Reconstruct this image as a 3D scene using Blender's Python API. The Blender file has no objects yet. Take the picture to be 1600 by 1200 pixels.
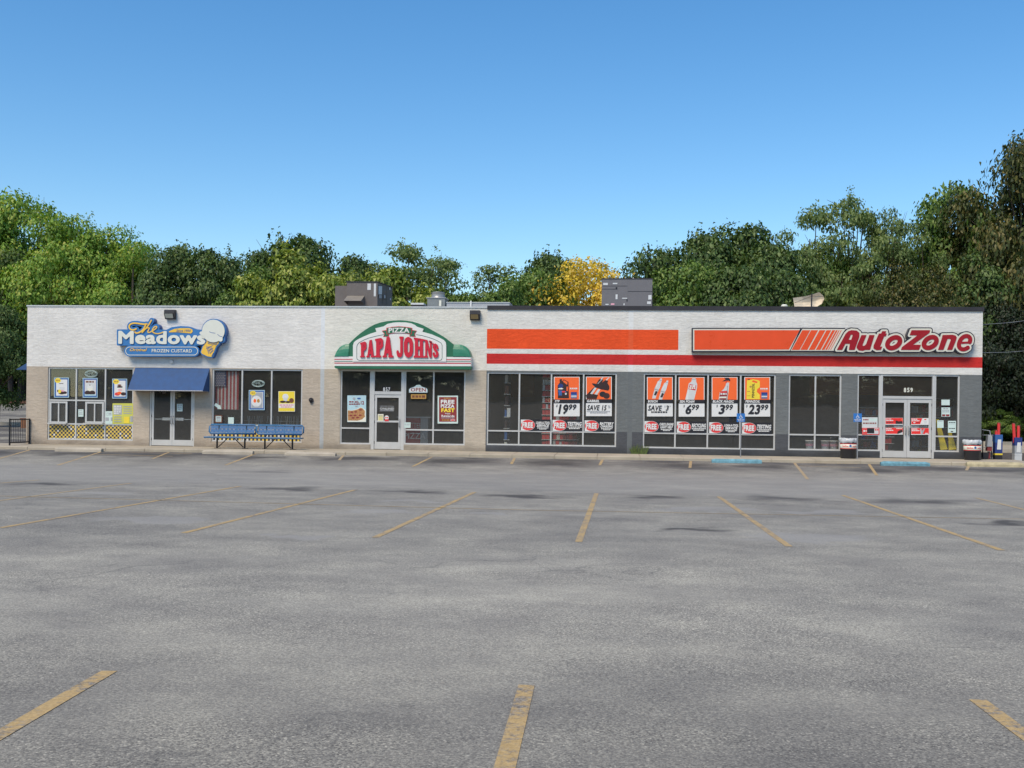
import bpy, math, random
import numpy as np
from mathutils import Vector, noise as mnoise
random.seed(7); np.random.seed(7)
SC = bpy.context.scene; COL = SC.collection
rad = math.radians
# ------------------------------------------------------------------ camera
FPX = 1650.0; ROLL = 0.0134; YAW = rad(5.53)
CAM = Vector((0, -39.8, 1.6)); PPX, PPY = 800.0, 653.0
Fv = Vector((-math.sin(YAW), math.cos(YAW), 0)); R0 = Vector((math.cos(YAW), math.sin(YAW), 0)); Zv = Vector((0, 0, 1))
Rv = R0*math.cos(ROLL)+Zv*math.sin(ROLL); Uv = Zv*math.cos(ROLL)-R0*math.sin(ROLL)
from mathutils import Matrix
cd = bpy.data.cameras.new('camera'); cam = bpy.data.objects.new('camera', cd); COL.objects.link(cam)
M4 = Matrix(((Rv.x, Uv.x, -Fv.x, CAM.x), (Rv.y, Uv.y, -Fv.y, CAM.y), (Rv.z, Uv.z, -Fv.z, CAM.z), (0, 0, 0, 1)))
cam.matrix_world = M4
cd.sensor_width = 36; cd.sensor_fit = 'HORIZONTAL'; cd.lens = 36*FPX/1600; cd.shift_y = (PPY-600)/1600; cd.clip_end = 2000; cd.clip_start = 0.1
SC.camera = cam
# ------------------------------------------------------------------ sky, sun, exposure
SUN_EL = 52.0; SUN_AZ = (-0.42, -0.91)      # horizontal direction towards the sun
w = bpy.data.worlds.new('World'); SC.world = w; w.use_nodes = True
nt = w.node_tree; bg = nt.nodes['Background']; sk = nt.nodes.new('ShaderNodeTexSky'); sk.sky_type = 'NISHITA'
sk.sun_disc = False; sk.sun_elevation = rad(SUN_EL); sk.sun_rotation = math.atan2(SUN_AZ[0], SUN_AZ[1])
sk.air_density = 1.15; sk.dust_density = 0.25; sk.ozone_density = 2.2; sk.altitude = 200
hs = nt.nodes.new('ShaderNodeHueSaturation'); hs.inputs['Saturation'].default_value = 1.33; hs.inputs['Value'].default_value = 1.06
nt.links.new(sk.outputs[0], hs.inputs['Color']); nt.links.new(hs.outputs[0], bg.inputs[0]); bg.inputs[1].default_value = 0.135
sl = bpy.data.lights.new('sun', 'SUN'); sl.energy = 3.45; sl.angle = rad(28); sl.color = (1.0, 0.85, 0.65)
so = bpy.data.objects.new('sun', sl); COL.objects.link(so)
n_ = math.hypot(*SUN_AZ); sd = Vector((SUN_AZ[0]/n_*math.cos(rad(SUN_EL)), SUN_AZ[1]/n_*math.cos(rad(SUN_EL)), math.sin(rad(SUN_EL))))
so.rotation_euler = sd.to_track_quat('Z', 'Y').to_euler(); so.location = (0, -20, 40)
SC.view_settings.view_transform = 'Standard'; SC.view_settings.look = 'None'; SC.view_settings.exposure = 0.2; SC.view_settings.gamma = 1
SC.render.engine = 'CYCLES'
# ------------------------------------------------------------------ measuring helpers (photo measurements -> metres)
def ray(px, py): return Fv + Rv*((px-PPX)/FPX) + Uv*((PPY-py)/FPX)
def FP(px, py, y=0.0):
    d = ray(px, py); t = (y-CAM.y)/d.y
    return (CAM.x+t*d.x, CAM.z+t*d.z)
def smooth(a, b, t):
    t = max(0, min(1, (t-a)/(b-a))); return t*t*(3-2*t)
def H(x, y):
    if y < -50: return -0.12+0.085*min(42, -50-y)
    z = -0.12+0.29*max(0, min(1, (y+8)/5.8))
    if y > 0:
        z = 0.17
        if x < -23.1: z += 0.0525*min(y, 45)
    return z
def GP(px, py):
    z = 0
    for _ in range(40):
        d = ray(px, py); t = (z-CAM.z)/d.z; y = CAM.y+t*d.y; z = 0.6*z+0.4*H(CAM.x+t*d.x, y)
    return (CAM.x+t*d.x, y)
# ------------------------------------------------------------------ object helpers
def tag(o, label=None, cat=None, group=None, kind=None):
    if label: o['label'] = label
    if cat: o['category'] = cat
    if group: o['group'] = group
    if kind: o['kind'] = kind
    return o
def empty(name, loc, label=None, cat=None, group=None):
    o = bpy.data.objects.new(name, None); COL.objects.link(o); o.location = loc; o.empty_display_size = 0.3
    return tag(o, label, cat, group)
def world_loc(o):
    v = Vector((0, 0, 0))
    while o is not None: v += o.location; o = o.parent
    return v
_txt = {}
def text_geo(s, bold=0.0, res=3):
    k = (s, bold, res)
    if k in _txt: return _txt[k]
    bold0 = bold; bold = 0.0 if bold >= 0.028 else bold
    c = bpy.data.curves.new('t', 'FONT'); c.body = s; c.offset = bold; c.resolution_u = res; c.size = 1; c.space_character = 1+1.5*bold0
    o = bpy.data.objects.new('t', c); COL.objects.link(o)
    bpy.context.view_layer.update()
    me = bpy.data.meshes.new_from_object(o.evaluated_get(bpy.context.evaluated_depsgraph_get()))
    vs = [(v.co.x, v.co.y) for v in me.vertices]; fs = [tuple(p.vertices) for p in me.polygons]
    bpy.data.objects.remove(o); bpy.data.curves.remove(c); bpy.data.meshes.remove(me)
    if bold0 >= 0.028: vs, fs = fatten(vs, fs, bold0)
    _txt[k] = (vs, fs); return _txt[k]
def fatten(vs, fs, g):
    key = lambda i: (round(vs[i][0], 5), round(vs[i][1], 5)); cnt = {}
    for f in fs:
        for a in range(len(f)):
            p, q = key(f[a]), key(f[(a+1) % len(f)])
            if (q, p) in cnt: del cnt[(q, p)]
            else: cnt[(p, q)] = 1
    E = list(cnt); res = .03; P = np.array([[*p, *q] for p, q in E]); gx = np.arange(P[:, 0].min()-g-2*res, P[:, 0].max()+g+3*res, res); gy = np.arange(P[:, 1].min()-g-2*res, P[:, 1].max()+g+3*res, res)
    X, Y = np.meshgrid(gx, gy); D = np.full(X.shape, 9.0); I = np.zeros(X.shape, bool)
    for ax, ay, bx, by in P:
        i0, i1 = np.searchsorted(gx, (min(ax, bx)-.2, max(ax, bx)+.2)); sx = slice(max(0, i0), i1); dx, dy = bx-ax, by-ay; Xs, Ys = X[:, sx], Y[:, sx]
        t = np.clip(((Xs-ax)*dx+(Ys-ay)*dy)/(dx*dx+dy*dy+1e-12), 0, 1); D[:, sx] = np.minimum(D[:, sx], np.hypot(Xs-ax-t*dx, Ys-ay-t*dy))
        if ay != by: I ^= ((ay > Y) != (by > Y)) & (X < (bx-ax)*(Y-ay)/(by-ay)+ax)
    D = np.where(I, -D, D)-g; V = []; F = []
    def poly(ps): F.append(tuple(range(len(V), len(V)+len(ps)))); V.extend(ps)
    for j in range(len(gy)-1):
        run = None
        for i in range(len(gx)):
            full = i < len(gx)-1 and D[j, i] < 0 and D[j, i+1] < 0 and D[j+1, i] < 0 and D[j+1, i+1] < 0
            if full and run is None: run = i
            if not full and run is not None: poly([(gx[run], gy[j]), (gx[i], gy[j]), (gx[i], gy[j+1]), (gx[run], gy[j+1])]); run = None
            if i == len(gx)-1 or full: continue
            c = [(gx[i], gy[j], D[j, i]), (gx[i+1], gy[j], D[j, i+1]), (gx[i+1], gy[j+1], D[j+1, i+1]), (gx[i], gy[j+1], D[j+1, i])]
            if min(q[2] for q in c) >= 0: continue
            o = []
            for k in range(4):
                a = c[k]; b = c[(k+1) % 4]
                if a[2] < 0: o.append((a[0], a[1]))
                if (a[2] < 0) != (b[2] < 0): t = a[2]/(a[2]-b[2]); o.append((a[0]+t*(b[0]-a[0]), a[1]+t*(b[1]-a[1])))
            if len(o) >= 3: poly(o)
    return V, F
class MB:
    def __init__(s): s.v = []; s.f = []; s.m = []; s.mats = []; s.sm = []
    def mi(s, m):
        if m not in s.mats: s.mats.append(m)
        return s.mats.index(m)
    def face(s, pts, m, smooth=False):
        b = len(s.v); s.v += [tuple(p) for p in pts]; s.f.append(tuple(range(b, b+len(pts)))); s.m.append(s.mi(m)); s.sm.append(smooth)
    def mesh(s, vs, fs, m, smooth=False):
        b = len(s.v); s.v += [tuple(p) for p in vs]; i = s.mi(m)
        for f in fs: s.f.append(tuple(b+j for j in f)); s.m.append(i); s.sm.append(smooth)
    def box(s, x0, y0, z0, x1, y1, z1, m):
        v = [(x0, y0, z0), (x1, y0, z0), (x1, y1, z0), (x0, y1, z0), (x0, y0, z1), (x1, y0, z1), (x1, y1, z1), (x0, y1, z1)]
        s.mesh(v, [(0, 3, 2, 1), (4, 5, 6, 7), (0, 1, 5, 4), (1, 2, 6, 5), (2, 3, 7, 6), (3, 0, 4, 7)], m)
    def bbox(s, x0, y0, z0, x1, y1, z1, m, b=0.02):      # box with a chamfered front and top
        p = [(x0+b, z0), (x1-b, z0), (x1, z0+b), (x1, z1-b), (x1-b, z1), (x0+b, z1), (x0, z1-b), (x0, z0+b)]
        s.ext(p, y0, y1, m)
    def flat(s, poly, y, m): s.face([(x, y, z) for x, z in poly], m)
    def ext(s, poly, y0, y1, m, ms=None):
        n = len(poly); b = len(s.v)
        s.v += [(x, y0, z) for x, z in poly]+[(x, y1, z) for x, z in poly]
        i = s.mi(m); j = s.mi(ms or m)
        s.f.append(tuple(b+k for k in range(n))); s.m.append(i); s.sm.append(False)
        s.f.append(tuple(b+n+k for k in reversed(range(n)))); s.m.append(j); s.sm.append(False)
        for k in range(n):
            l = (k+1) % n; s.f.append((b+l, b+k, b+n+k, b+n+l)); s.m.append(j); s.sm.append(False)
    def prism(s, foot, z0, z1, m):                        # footprint in (x,y)
        n = len(foot); b = len(s.v); s.v += [(x, y, z0) for x, y in foot]+[(x, y, z1) for x, y in foot]
        fs = [tuple(reversed(range(n))), tuple(range(n, 2*n))]+[(k, (k+1) % n, n+(k+1) % n, n+k) for k in range(n)]
        i = s.mi(m)
        for f in fs: s.f.append(tuple(b+j for j in f)); s.m.append(i); s.sm.append(False)
    def ell(s, cx, cz, rx, rz, y, m, n=20, a0=0, a1=360):
        pts = [(cx+rx*math.cos(rad(a0+(a1-a0)*k/n)), cz+rz*math.sin(rad(a0+(a1-a0)*k/n))) for k in range(n if a1-a0 >= 360 else n+1)]
        s.flat(pts, y, m)
    def tube(s, pts, rs, m, n=8, cap=True, smooth=True):
        pts = [Vector(p) for p in pts]
        if not isinstance(rs, (list, tuple)): rs = [rs]*len(pts)
        rings = []
        for k, p in enumerate(pts):
            d = (pts[min(k+1, len(pts)-1)]-pts[max(k-1, 0)]).normalized()
            u = d.cross(Vector((0, 0, 1)) if abs(d.z) < 0.9 else Vector((1, 0, 0))).normalized(); w = d.cross(u)
            rings.append([p+(u*math.cos(2*math.pi*a/n)+w*math.sin(2*math.pi*a/n))*rs[k] for a in range(n)])
        v = [q for r in rings for q in r]; f = []
        for k in range(len(pts)-1):
            for a in range(n): f.append((k*n+a, k*n+(a+1) % n, (k+1)*n+(a+1) % n, (k+1)*n+a))
        s.mesh(v, f, m, smooth)
        if cap: s.mesh(rings[0], [tuple(range(n))], m); s.mesh(rings[-1], [tuple(range(n))], m)
    def lathe(s, c, prof, m, n=20, smooth=True, jit=0):
        v = []; f = []
        for r, z in prof:
            for a in range(n):
                rr = r*(1+jit*mnoise.noise(Vector((math.cos(6.28*a/n)*2, math.sin(6.28*a/n)*2, z*9))))
                v.append((c[0]+rr*math.cos(2*math.pi*a/n), c[1]+rr*math.sin(2*math.pi*a/n), c[2]+z+jit*0.3*mnoise.noise(Vector((a*1.3, z*5, 2)))))
        for k in range(len(prof)-1):
            for a in range(n): f.append((k*n+a, k*n+(a+1) % n, (k+1)*n+(a+1) % n, (k+1)*n+a))
        s.mesh(v, f, m, smooth)
        s.mesh(v[-n:], [tuple(range(n))], m)
    def text(s, t, x0, z0, x1, z1, y, m, bold=0.0, shear=0.0, warp=None, depth=0, res=3):
        vs, fs = text_geo(t, bold, res)
        if not vs: return
        q = [(a+shear*b, b) for a, b in vs]
        ax = min(p[0] for p in q); bx_ = max(p[0] for p in q); az = min(p[1] for p in q); bz = max(p[1] for p in q)
        o = []
        for a, b in q:
            u = (a-ax)/(bx_-ax); v = (b-az)/(bz-az); X = x0+u*(x1-x0); Z = z0+v*(z1-z0)
            if warp: X, Z = warp(u, v)
            o.append((X, y, Z))
        s.mesh(o, fs, m)
        if depth:
            ed = {}
            for f in fs:
                for k in range(len(f)):
                    e = (f[k], f[(k+1) % len(f)]); ed[e] = ed.get(e, 0)+1
            for (a, b) in list(ed):
                if (b, a) not in ed:
                    A = o[a]; B = o[b]; s.face([A, B, (B[0], y+depth, B[2]), (A[0], y+depth, A[2])], m)
    def build(s, name, parent=None, origin=None, **kw):
        if parent is not None: o0 = world_loc(parent)
        elif origin is not None: o0 = Vector(origin)
        else: o0 = Vector((0, 0, 0))
        me = bpy.data.meshes.new(name); me.from_pydata([(a-o0.x, b-o0.y, c-o0.z) for a, b, c in s.v], [], s.f)
        for m in s.mats: me.materials.append(m)
        me.polygons.foreach_set('material_index', s.m); me.polygons.foreach_set('use_smooth', s.sm); me.update()
        o = bpy.data.objects.new(name, me); COL.objects.link(o)
        if parent is not None: o.parent = parent
        elif origin is not None: o.location = origin
        return tag(o, **kw)
# signed-distance shapes: thick strokes and polygons merged into one clean outline
def sdf_eval(items, X, Y):
    D = np.full(X.shape, 1e9)
    for it in items:
        if it[0] == 's':
            P = it[1]; r = it[2]
            for (ax, ay), (bx, by) in zip(P[:-1], P[1:]):
                dx, dy = bx-ax, by-ay; L = dx*dx+dy*dy+1e-9
                t = np.clip(((X-ax)*dx+(Y-ay)*dy)/L, 0, 1)
                D = np.minimum(D, np.hypot(X-ax-t*dx, Y-ay-t*dy)-r)
        else:
            P = it[1]; d = np.full(X.shape, 1e9); ins = np.zeros(X.shape, bool)
            for k in range(len(P)):
                ax, ay = P[k]; bx, by = P[(k+1) % len(P)]; dx, dy = bx-ax, by-ay; L = dx*dx+dy*dy+1e-9
                t = np.clip(((X-ax)*dx+(Y-ay)*dy)/L, 0, 1); d = np.minimum(d, np.hypot(X-ax-t*dx, Y-ay-t*dy))
                if ay != by:
                    c = ((ay > Y) != (by > Y)) & (X < (bx-ax)*(Y-ay)/(by-ay)+ax); ins ^= c
            D = np.minimum(D, np.where(ins, -d, d))
    return D
def sdf_shape(mb, items, grow, res, conv, y, m, depth=0, ms=None, cut=None):
    xs = [p[0] for it in items for p in it[1]]; ys = [p[1] for it in items for p in it[1]]
    R = max([it[2] for it in items if it[0] == 's']+[0])+grow+2*res
    gx = np.arange(min(xs)-R, max(xs)+R+res, res); gy = np.arange(min(ys)-R, max(ys)+R+res, res)
    X, Y = np.meshgrid(gx, gy); D = sdf_eval(items, X, Y)-grow
    if cut: D = np.maximum(D, -(sdf_eval(cut, X, Y)))
    def w3(p, yy):
        x, z = conv(p[0], p[1]); return (x, yy, z)
    for j in range(len(gy)-1):
        run = None
        for i in range(len(gx)):
            full = i < len(gx)-1 and D[j, i] < 0 and D[j, i+1] < 0 and D[j+1, i] < 0 and D[j+1, i+1] < 0
            if full and run is None: run = i
            if not full and run is not None:
                mb.face([w3(p, y) for p in ((gx[run], gy[j+1]), (gx[i], gy[j+1]), (gx[i], gy[j]), (gx[run], gy[j]))], m); run = None
            if i == len(gx)-1 or full: continue
            c = [(gx[i], gy[j+1], D[j+1, i]), (gx[i+1], gy[j+1], D[j+1, i+1]), (gx[i+1], gy[j], D[j, i+1]), (gx[i], gy[j], D[j, i])]
            if min(q[2] for q in c) >= 0: continue
            poly = []; cr = []
            for k in range(4):
                a = c[k]; b = c[(k+1) % 4]
                if a[2] < 0: poly.append((a[0], a[1]))
                if (a[2] < 0) != (b[2] < 0):
                    t = a[2]/(a[2]-b[2]); q = (a[0]+t*(b[0]-a[0]), a[1]+t*(b[1]-a[1])); poly.append(q); cr.append(q)
            if len(poly) >= 3: mb.face([w3(p, y) for p in poly], m)
            if depth and len(cr) >= 2:
                mb.face([w3(cr[0], y), w3(cr[1], y), w3(cr[1], y+depth), w3(cr[0], y+depth)], ms or m)
# ------------------------------------------------------------------ materials
def newmat(name):
    m = bpy.data.materials.new(name); m.use_nodes = True; nt = m.node_tree; return m, nt, nt.nodes['Principled BSDF']
def N(nt, t, **kw):
    n = nt.nodes.new('ShaderNode'+t)
    for k, v in kw.items():
        if k.startswith('i_'):
            k2 = k[2:]; n.inputs[int(k2) if k2.isdigit() else k2.replace('_', ' ')].default_value = v
        else: setattr(n, k, v)
    return n
def L(nt, a, b): nt.links.new(a, b)
def c4(c): return (c[0], c[1], c[2], 1)
def srgb(r, g, b): return tuple(((v/255)/12.92 if v/255 <= 0.04045 else ((v/255+0.055)/1.055)**2.4) for v in (r, g, b))
def noise(nt, vec, scale, detail=4, rough=0.6):
    n = N(nt, 'TexNoise'); n.inputs['Scale'].default_value = scale; n.inputs['Detail'].default_value = detail; n.inputs['Roughness'].default_value = rough
    if vec is not None: L(nt, vec, n.inputs['Vector'])
    return n.outputs['Fac']
def mapv(nt, scale=(1, 1, 1), rot=(0, 0, 0)):
    g = N(nt, 'NewGeometry'); mp = N(nt, 'Mapping'); mp.inputs['Scale'].default_value = scale; mp.inputs['Rotation'].default_value = rot
    L(nt, g.outputs['Position'], mp.inputs['Vector']); return mp.outputs['Vector']
def ramp(nt, fac, stops):
    r = N(nt, 'ValToRGB'); e = r.color_ramp.elements
    while len(e) < len(stops): e.new(0.5)
    for k, (p, c) in enumerate(stops): e[k].position = p; e[k].color = c4(c) if len(c) == 3 else c
    L(nt, fac, r.inputs['Fac']); return r.outputs['Color']
def mixc(nt, fac, a, b, mode='MIX'):
    n = N(nt, 'Mix'); n.data_type = 'RGBA'; n.blend_type = mode
    for s, v in ((n.inputs[0], fac), (n.inputs[6], a), (n.inputs[7], b)):
        if isinstance(v, (int, float)): s.default_value = v
        elif isinstance(v, tuple): s.default_value = c4(v)
        else: L(nt, v, s)
    return n.outputs[2]
def math_(nt, op, a, b=None, clamp=False):
    n = N(nt, 'Math'); n.operation = op; n.use_clamp = clamp
    for s, v in ((n.inputs[0], a), (n.inputs[1], b)):
        if v is None: continue
        if isinstance(v, (int, float)): s.default_value = v
        else: L(nt, v, s)
    return n.outputs[0]
def bump(nt, bs, h, strength, dist):
    b = N(nt, 'Bump'); b.inputs['Strength'].default_value = strength; b.inputs['Distance'].default_value = dist
    L(nt, h, b.inputs['Height']); L(nt, b.outputs[0], bs.inputs['Normal']); return b
_mc = {}
def chaikin(P, n=2):
    for _ in range(n): P = [P[0]]+[q for a, b in zip(P[:-1], P[1:]) for q in ((a[0]*.75+b[0]*.25, a[1]*.75+b[1]*.25), (a[0]*.25+b[0]*.75, a[1]*.25+b[1]*.75))]+[P[-1]]
    return P
def paint(name, col, rough=0.55, var=0.08, metal=0.0, sc=3.0, bmp=0.0, spec=0.4):
    if name in _mc: return _mc[name]
    m, nt, bs = newmat(name); v = mapv(nt)
    n = noise(nt, v, sc, 5); k = ramp(nt, n, [(0.25, tuple(x*(1-var) for x in col)), (0.75, tuple(min(1, x*(1+var)) for x in col))])
    L(nt, k, bs.inputs['Base Color']); bs.inputs['Metallic'].default_value = metal
    r = N(nt, 'MapRange'); r.inputs[3].default_value = max(0, rough-0.1); r.inputs[4].default_value = min(1, rough+0.1); L(nt, n, r.inputs[0]); L(nt, r.outputs[0], bs.inputs['Roughness'])
    bs.inputs['Specular IOR Level'].default_value = spec
    if bmp: bump(nt, bs, noise(nt, v, 30, 4), bmp, 0.01)
    _mc[name] = m; return m
def block_wall(name, col, rough_face=True, dirt=0.12):
    m, nt, bs = newmat(name); v = mapv(nt)
    g = N(nt, 'NewGeometry'); sx = N(nt, 'SeparateXYZ'); L(nt, g.outputs['Position'], sx.inputs[0])
    cx = N(nt, 'CombineXYZ'); L(nt, math_(nt, 'ADD', sx.outputs[0], sx.outputs[1]), cx.inputs[0]); L(nt, sx.outputs[2], cx.inputs[1])
    br = N(nt, 'TexBrick'); L(nt, cx.outputs[0], br.inputs['Vector']); br.inputs['Scale'].default_value = 1.0
    br.inputs['Brick Width'].default_value = 0.406; br.inputs['Row Height'].default_value = 0.203; br.inputs['Mortar Size'].default_value = 0.005; br.inputs['Mortar Smooth'].default_value = 0.5
    br.inputs['Color1'].default_value = (0.90, 0.90, 0.90, 1); br.inputs['Color2'].default_value = (1, 1, 1, 1); br.inputs['Mortar'].default_value = (0.84, 0.84, 0.84, 1)
    nb = noise(nt, mapv(nt, (0.5, 0.5, 0.35)), 1.0, 5); nf = noise(nt, mapv(nt, (6, 6, 16)), 1.0, 5, 0.65)
    a = ramp(nt, nb, [(0.3, tuple(x*(1-dirt) for x in col)), (0.62, col)])
    # grime along the foot of the wall
    zz = math_(nt, 'ADD', sx.outputs[2], math_(nt, 'MULTIPLY', noise(nt, mapv(nt, (1.2, 1.2, 3)), 1.0, 4), 0.6))
    gr = N(nt, 'MapRange'); gr.inputs[1].default_value = 0.62; gr.inputs[2].default_value = 0.95; gr.inputs[3].default_value = 0.62; gr.inputs[4].default_value = 1.0; L(nt, zz, gr.inputs[0])
    c = mixc(nt, 0.75 if rough_face else 0.3, a, br.outputs['Color'], 'MULTIPLY')
    c = mixc(nt, 1.0, c, ramp(nt, nf, [(0.3, (0.86, 0.86, 0.86)), (0.6, (1, 1, 1))]), 'MULTIPLY')
    cc = N(nt, 'CombineColor'); 
    for k in range(3): L(nt, gr.outputs[0], cc.inputs[k])
    c = mixc(nt, 1.0, c, cc.outputs[0], 'MULTIPLY')
    L(nt, c, bs.inputs['Base Color']); bs.inputs['Roughness'].default_value = 0.85; bs.inputs['Specular IOR Level'].default_value = 0.2
    if rough_face:
        h1 = noise(nt, mapv(nt, (4.2, 4.2, 11)), 1.0, 6, 0.62)
        h = math_(nt, 'ADD', math_(nt, 'MULTIPLY', h1, 1.0), math_(nt, 'MULTIPLY', br.outputs['Fac'], -0.12))
        bump(nt, bs, h, 0.42, 0.055)
    else: bump(nt, bs, nf, 0.2, 0.01)
    return m
M = {}
M['white_l'] = block_wall('white_block_paint', (0.745, 0.735, 0.70)); M['white_m'] = block_wall('cream_block_paint', (0.74, 0.725, 0.655)); M['white_r'] = block_wall('offwhite_block_paint', (0.735, 0.73, 0.69))
M['tan'] = block_wall('tan_block', (0.50, 0.43, 0.345), True, 0.18); M['tan_m'] = block_wall('tan_block_warm', (0.50, 0.44, 0.355), True, 0.15)
M['gray'] = block_wall('grey_block_paint', (0.165, 0.180, 0.182)); M['dgray'] = block_wall('dark_grey_block_paint', (0.092, 0.098, 0.108))
M['orange'] = block_wall('orange_block_paint', (0.84, 0.095, 0.025)); M['red'] = block_wall('red_block_paint', (0.58, 0.035, 0.032))
M['joint_w'] = block_wall('joint_white', (0.70, 0.73, 0.75), False); M['joint_t'] = block_wall('joint_grey', (0.46, 0.49, 0.50), False)
M['joint_wr'] = block_wall('joint_offwhite', (0.74, 0.76, 0.75), False); M['joint_o'] = block_wall('joint_orange', (0.80, 0.115, 0.04), False); M['joint_r'] = block_wall('joint_red', (0.62, 0.035, 0.04), False); M['joint_g'] = block_wall('joint_dark', (0.15, 0.165, 0.17), False)
M['alu'] = paint('aluminium_frame', (0.56, 0.56, 0.54), 0.4, 0.05, 0.25); M['alu_d'] = paint('aluminium_edge', (0.30, 0.31, 0.32), 0.4, 0.05, 0.4)
M['white'] = paint('white_print', (0.68, 0.69, 0.675), 0.4, 0.02); M['black'] = paint('black_print', (0.022, 0.022, 0.026), 0.4, 0.05); M['cream'] = paint('cream_print', (0.72, 0.72, 0.62), 0.4, 0.03)
M['orangep'] = paint('orange_print', (0.86, 0.14, 0.03), 0.4, 0.02); M['redp'] = paint('red_print', (0.68, 0.05, 0.05), 0.4, 0.04); M['yellow'] = paint('yellow_print', (0.80, 0.62, 0.05), 0.45, 0.04)
M['navy'] = paint('navy_print', (0.03, 0.05, 0.2), 0.4); M['bluep'] = paint('blue_print', (0.04, 0.12, 0.34), 0.4); M['lblue'] = paint('pale_blue_print', (0.42, 0.60, 0.66), 0.4)
M['grayp'] = paint('grey_print', (0.35, 0.37, 0.39), 0.4); M['lgray'] = paint('light_grey_print', (0.58, 0.60, 0.60), 0.4); M['brown'] = paint('brown_print', (0.16, 0.06, 0.03), 0.5); M['pizza'] = paint('pizza_print', (0.40, 0.20, 0.08), 0.5, 0.45, sc=22)
M['pink'] = paint('pink_print', (0.70, 0.35, 0.42), 0.5); M['gold'] = paint('gold_print', (0.42, 0.24, 0.06), 0.5); M['mint'] = paint('mint_paper', (0.55, 0.68, 0.64), 0.5); M['choc'] = paint('chocolate_print', (0.04, 0.02, 0.018), 0.5)
M['maroon'] = paint('maroon_print', (0.24, 0.035, 0.035), 0.5); M['dmetal'] = paint('black_metal', (0.02, 0.02, 0.024), 0.45, 0.2, 0.3)
M['dark'] = paint('dark_trim', (0.028, 0.026, 0.030), 0.5, 0.2); M['coping_w'] = paint('pale_coping', (0.55, 0.57, 0.57), 0.45, 0.1, 0.3)
M['conc'] = paint('concrete', (0.40, 0.36, 0.29), 0.9, 0.22, sc=2.2, bmp=0.5); M['concs'] = paint('sidewalk_concrete', (0.385, 0.34, 0.26), 0.9, 0.20, sc=1.5, bmp=0.3)
M['inner'] = paint('interior_plaster', (0.30, 0.27, 0.23), 0.9, 0.2); M['ifloor'] = paint('interior_tile', (0.25, 0.24, 0.22), 0.5, 0.2)
M['brownw'] = paint('interior_brown', (0.22, 0.10, 0.05), 0.8, 0.2)
def glass_mat():
    m = bpy.data.materials.new('window_glass'); m.use_nodes = True; nt = m.node_tree; nt.nodes.clear()
    o = N(nt, 'OutputMaterial'); t = N(nt, 'BsdfTransparent'); t.inputs[0].default_value = (0.90, 0.91, 0.905, 1)
    g = N(nt, 'BsdfGlossy'); g.inputs['Roughness'].default_value = 0.012; g.inputs[0].default_value = (0.9, 0.93, 0.95, 1)
    bpn = N(nt, 'Bump'); bpn.inputs['Strength'].default_value = 0.25; bpn.inputs['Distance'].default_value = 0.004; L(nt, noise(nt, mapv(nt), 1.3, 2), bpn.inputs['Height']); L(nt, bpn.outputs[0], g.inputs['Normal'])
    lw = N(nt, 'LayerWeight'); lw.inputs[0].default_value = .5; sch = math_(nt, 'ADD', math_(nt, 'MULTIPLY', math_(nt, 'POWER', lw.outputs['Facing'], 5.0), .7), .055)
    mx = N(nt, 'MixShader'); L(nt, sch, mx.inputs[0]); L(nt, t.outputs[0], mx.inputs[1]); L(nt, g.outputs[0], mx.inputs[2])
    df = N(nt, 'BsdfDiffuse'); df.inputs[0].default_value = (.55, .54, .5, 1); m2 = N(nt, 'MixShader'); m2.inputs[0].default_value = .03; L(nt, mx.outputs[0], m2.inputs[1]); L(nt, df.outputs[0], m2.inputs[2]); L(nt, m2.outputs[0], o.inputs[0]); return m
M['glass'] = glass_mat()
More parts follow.
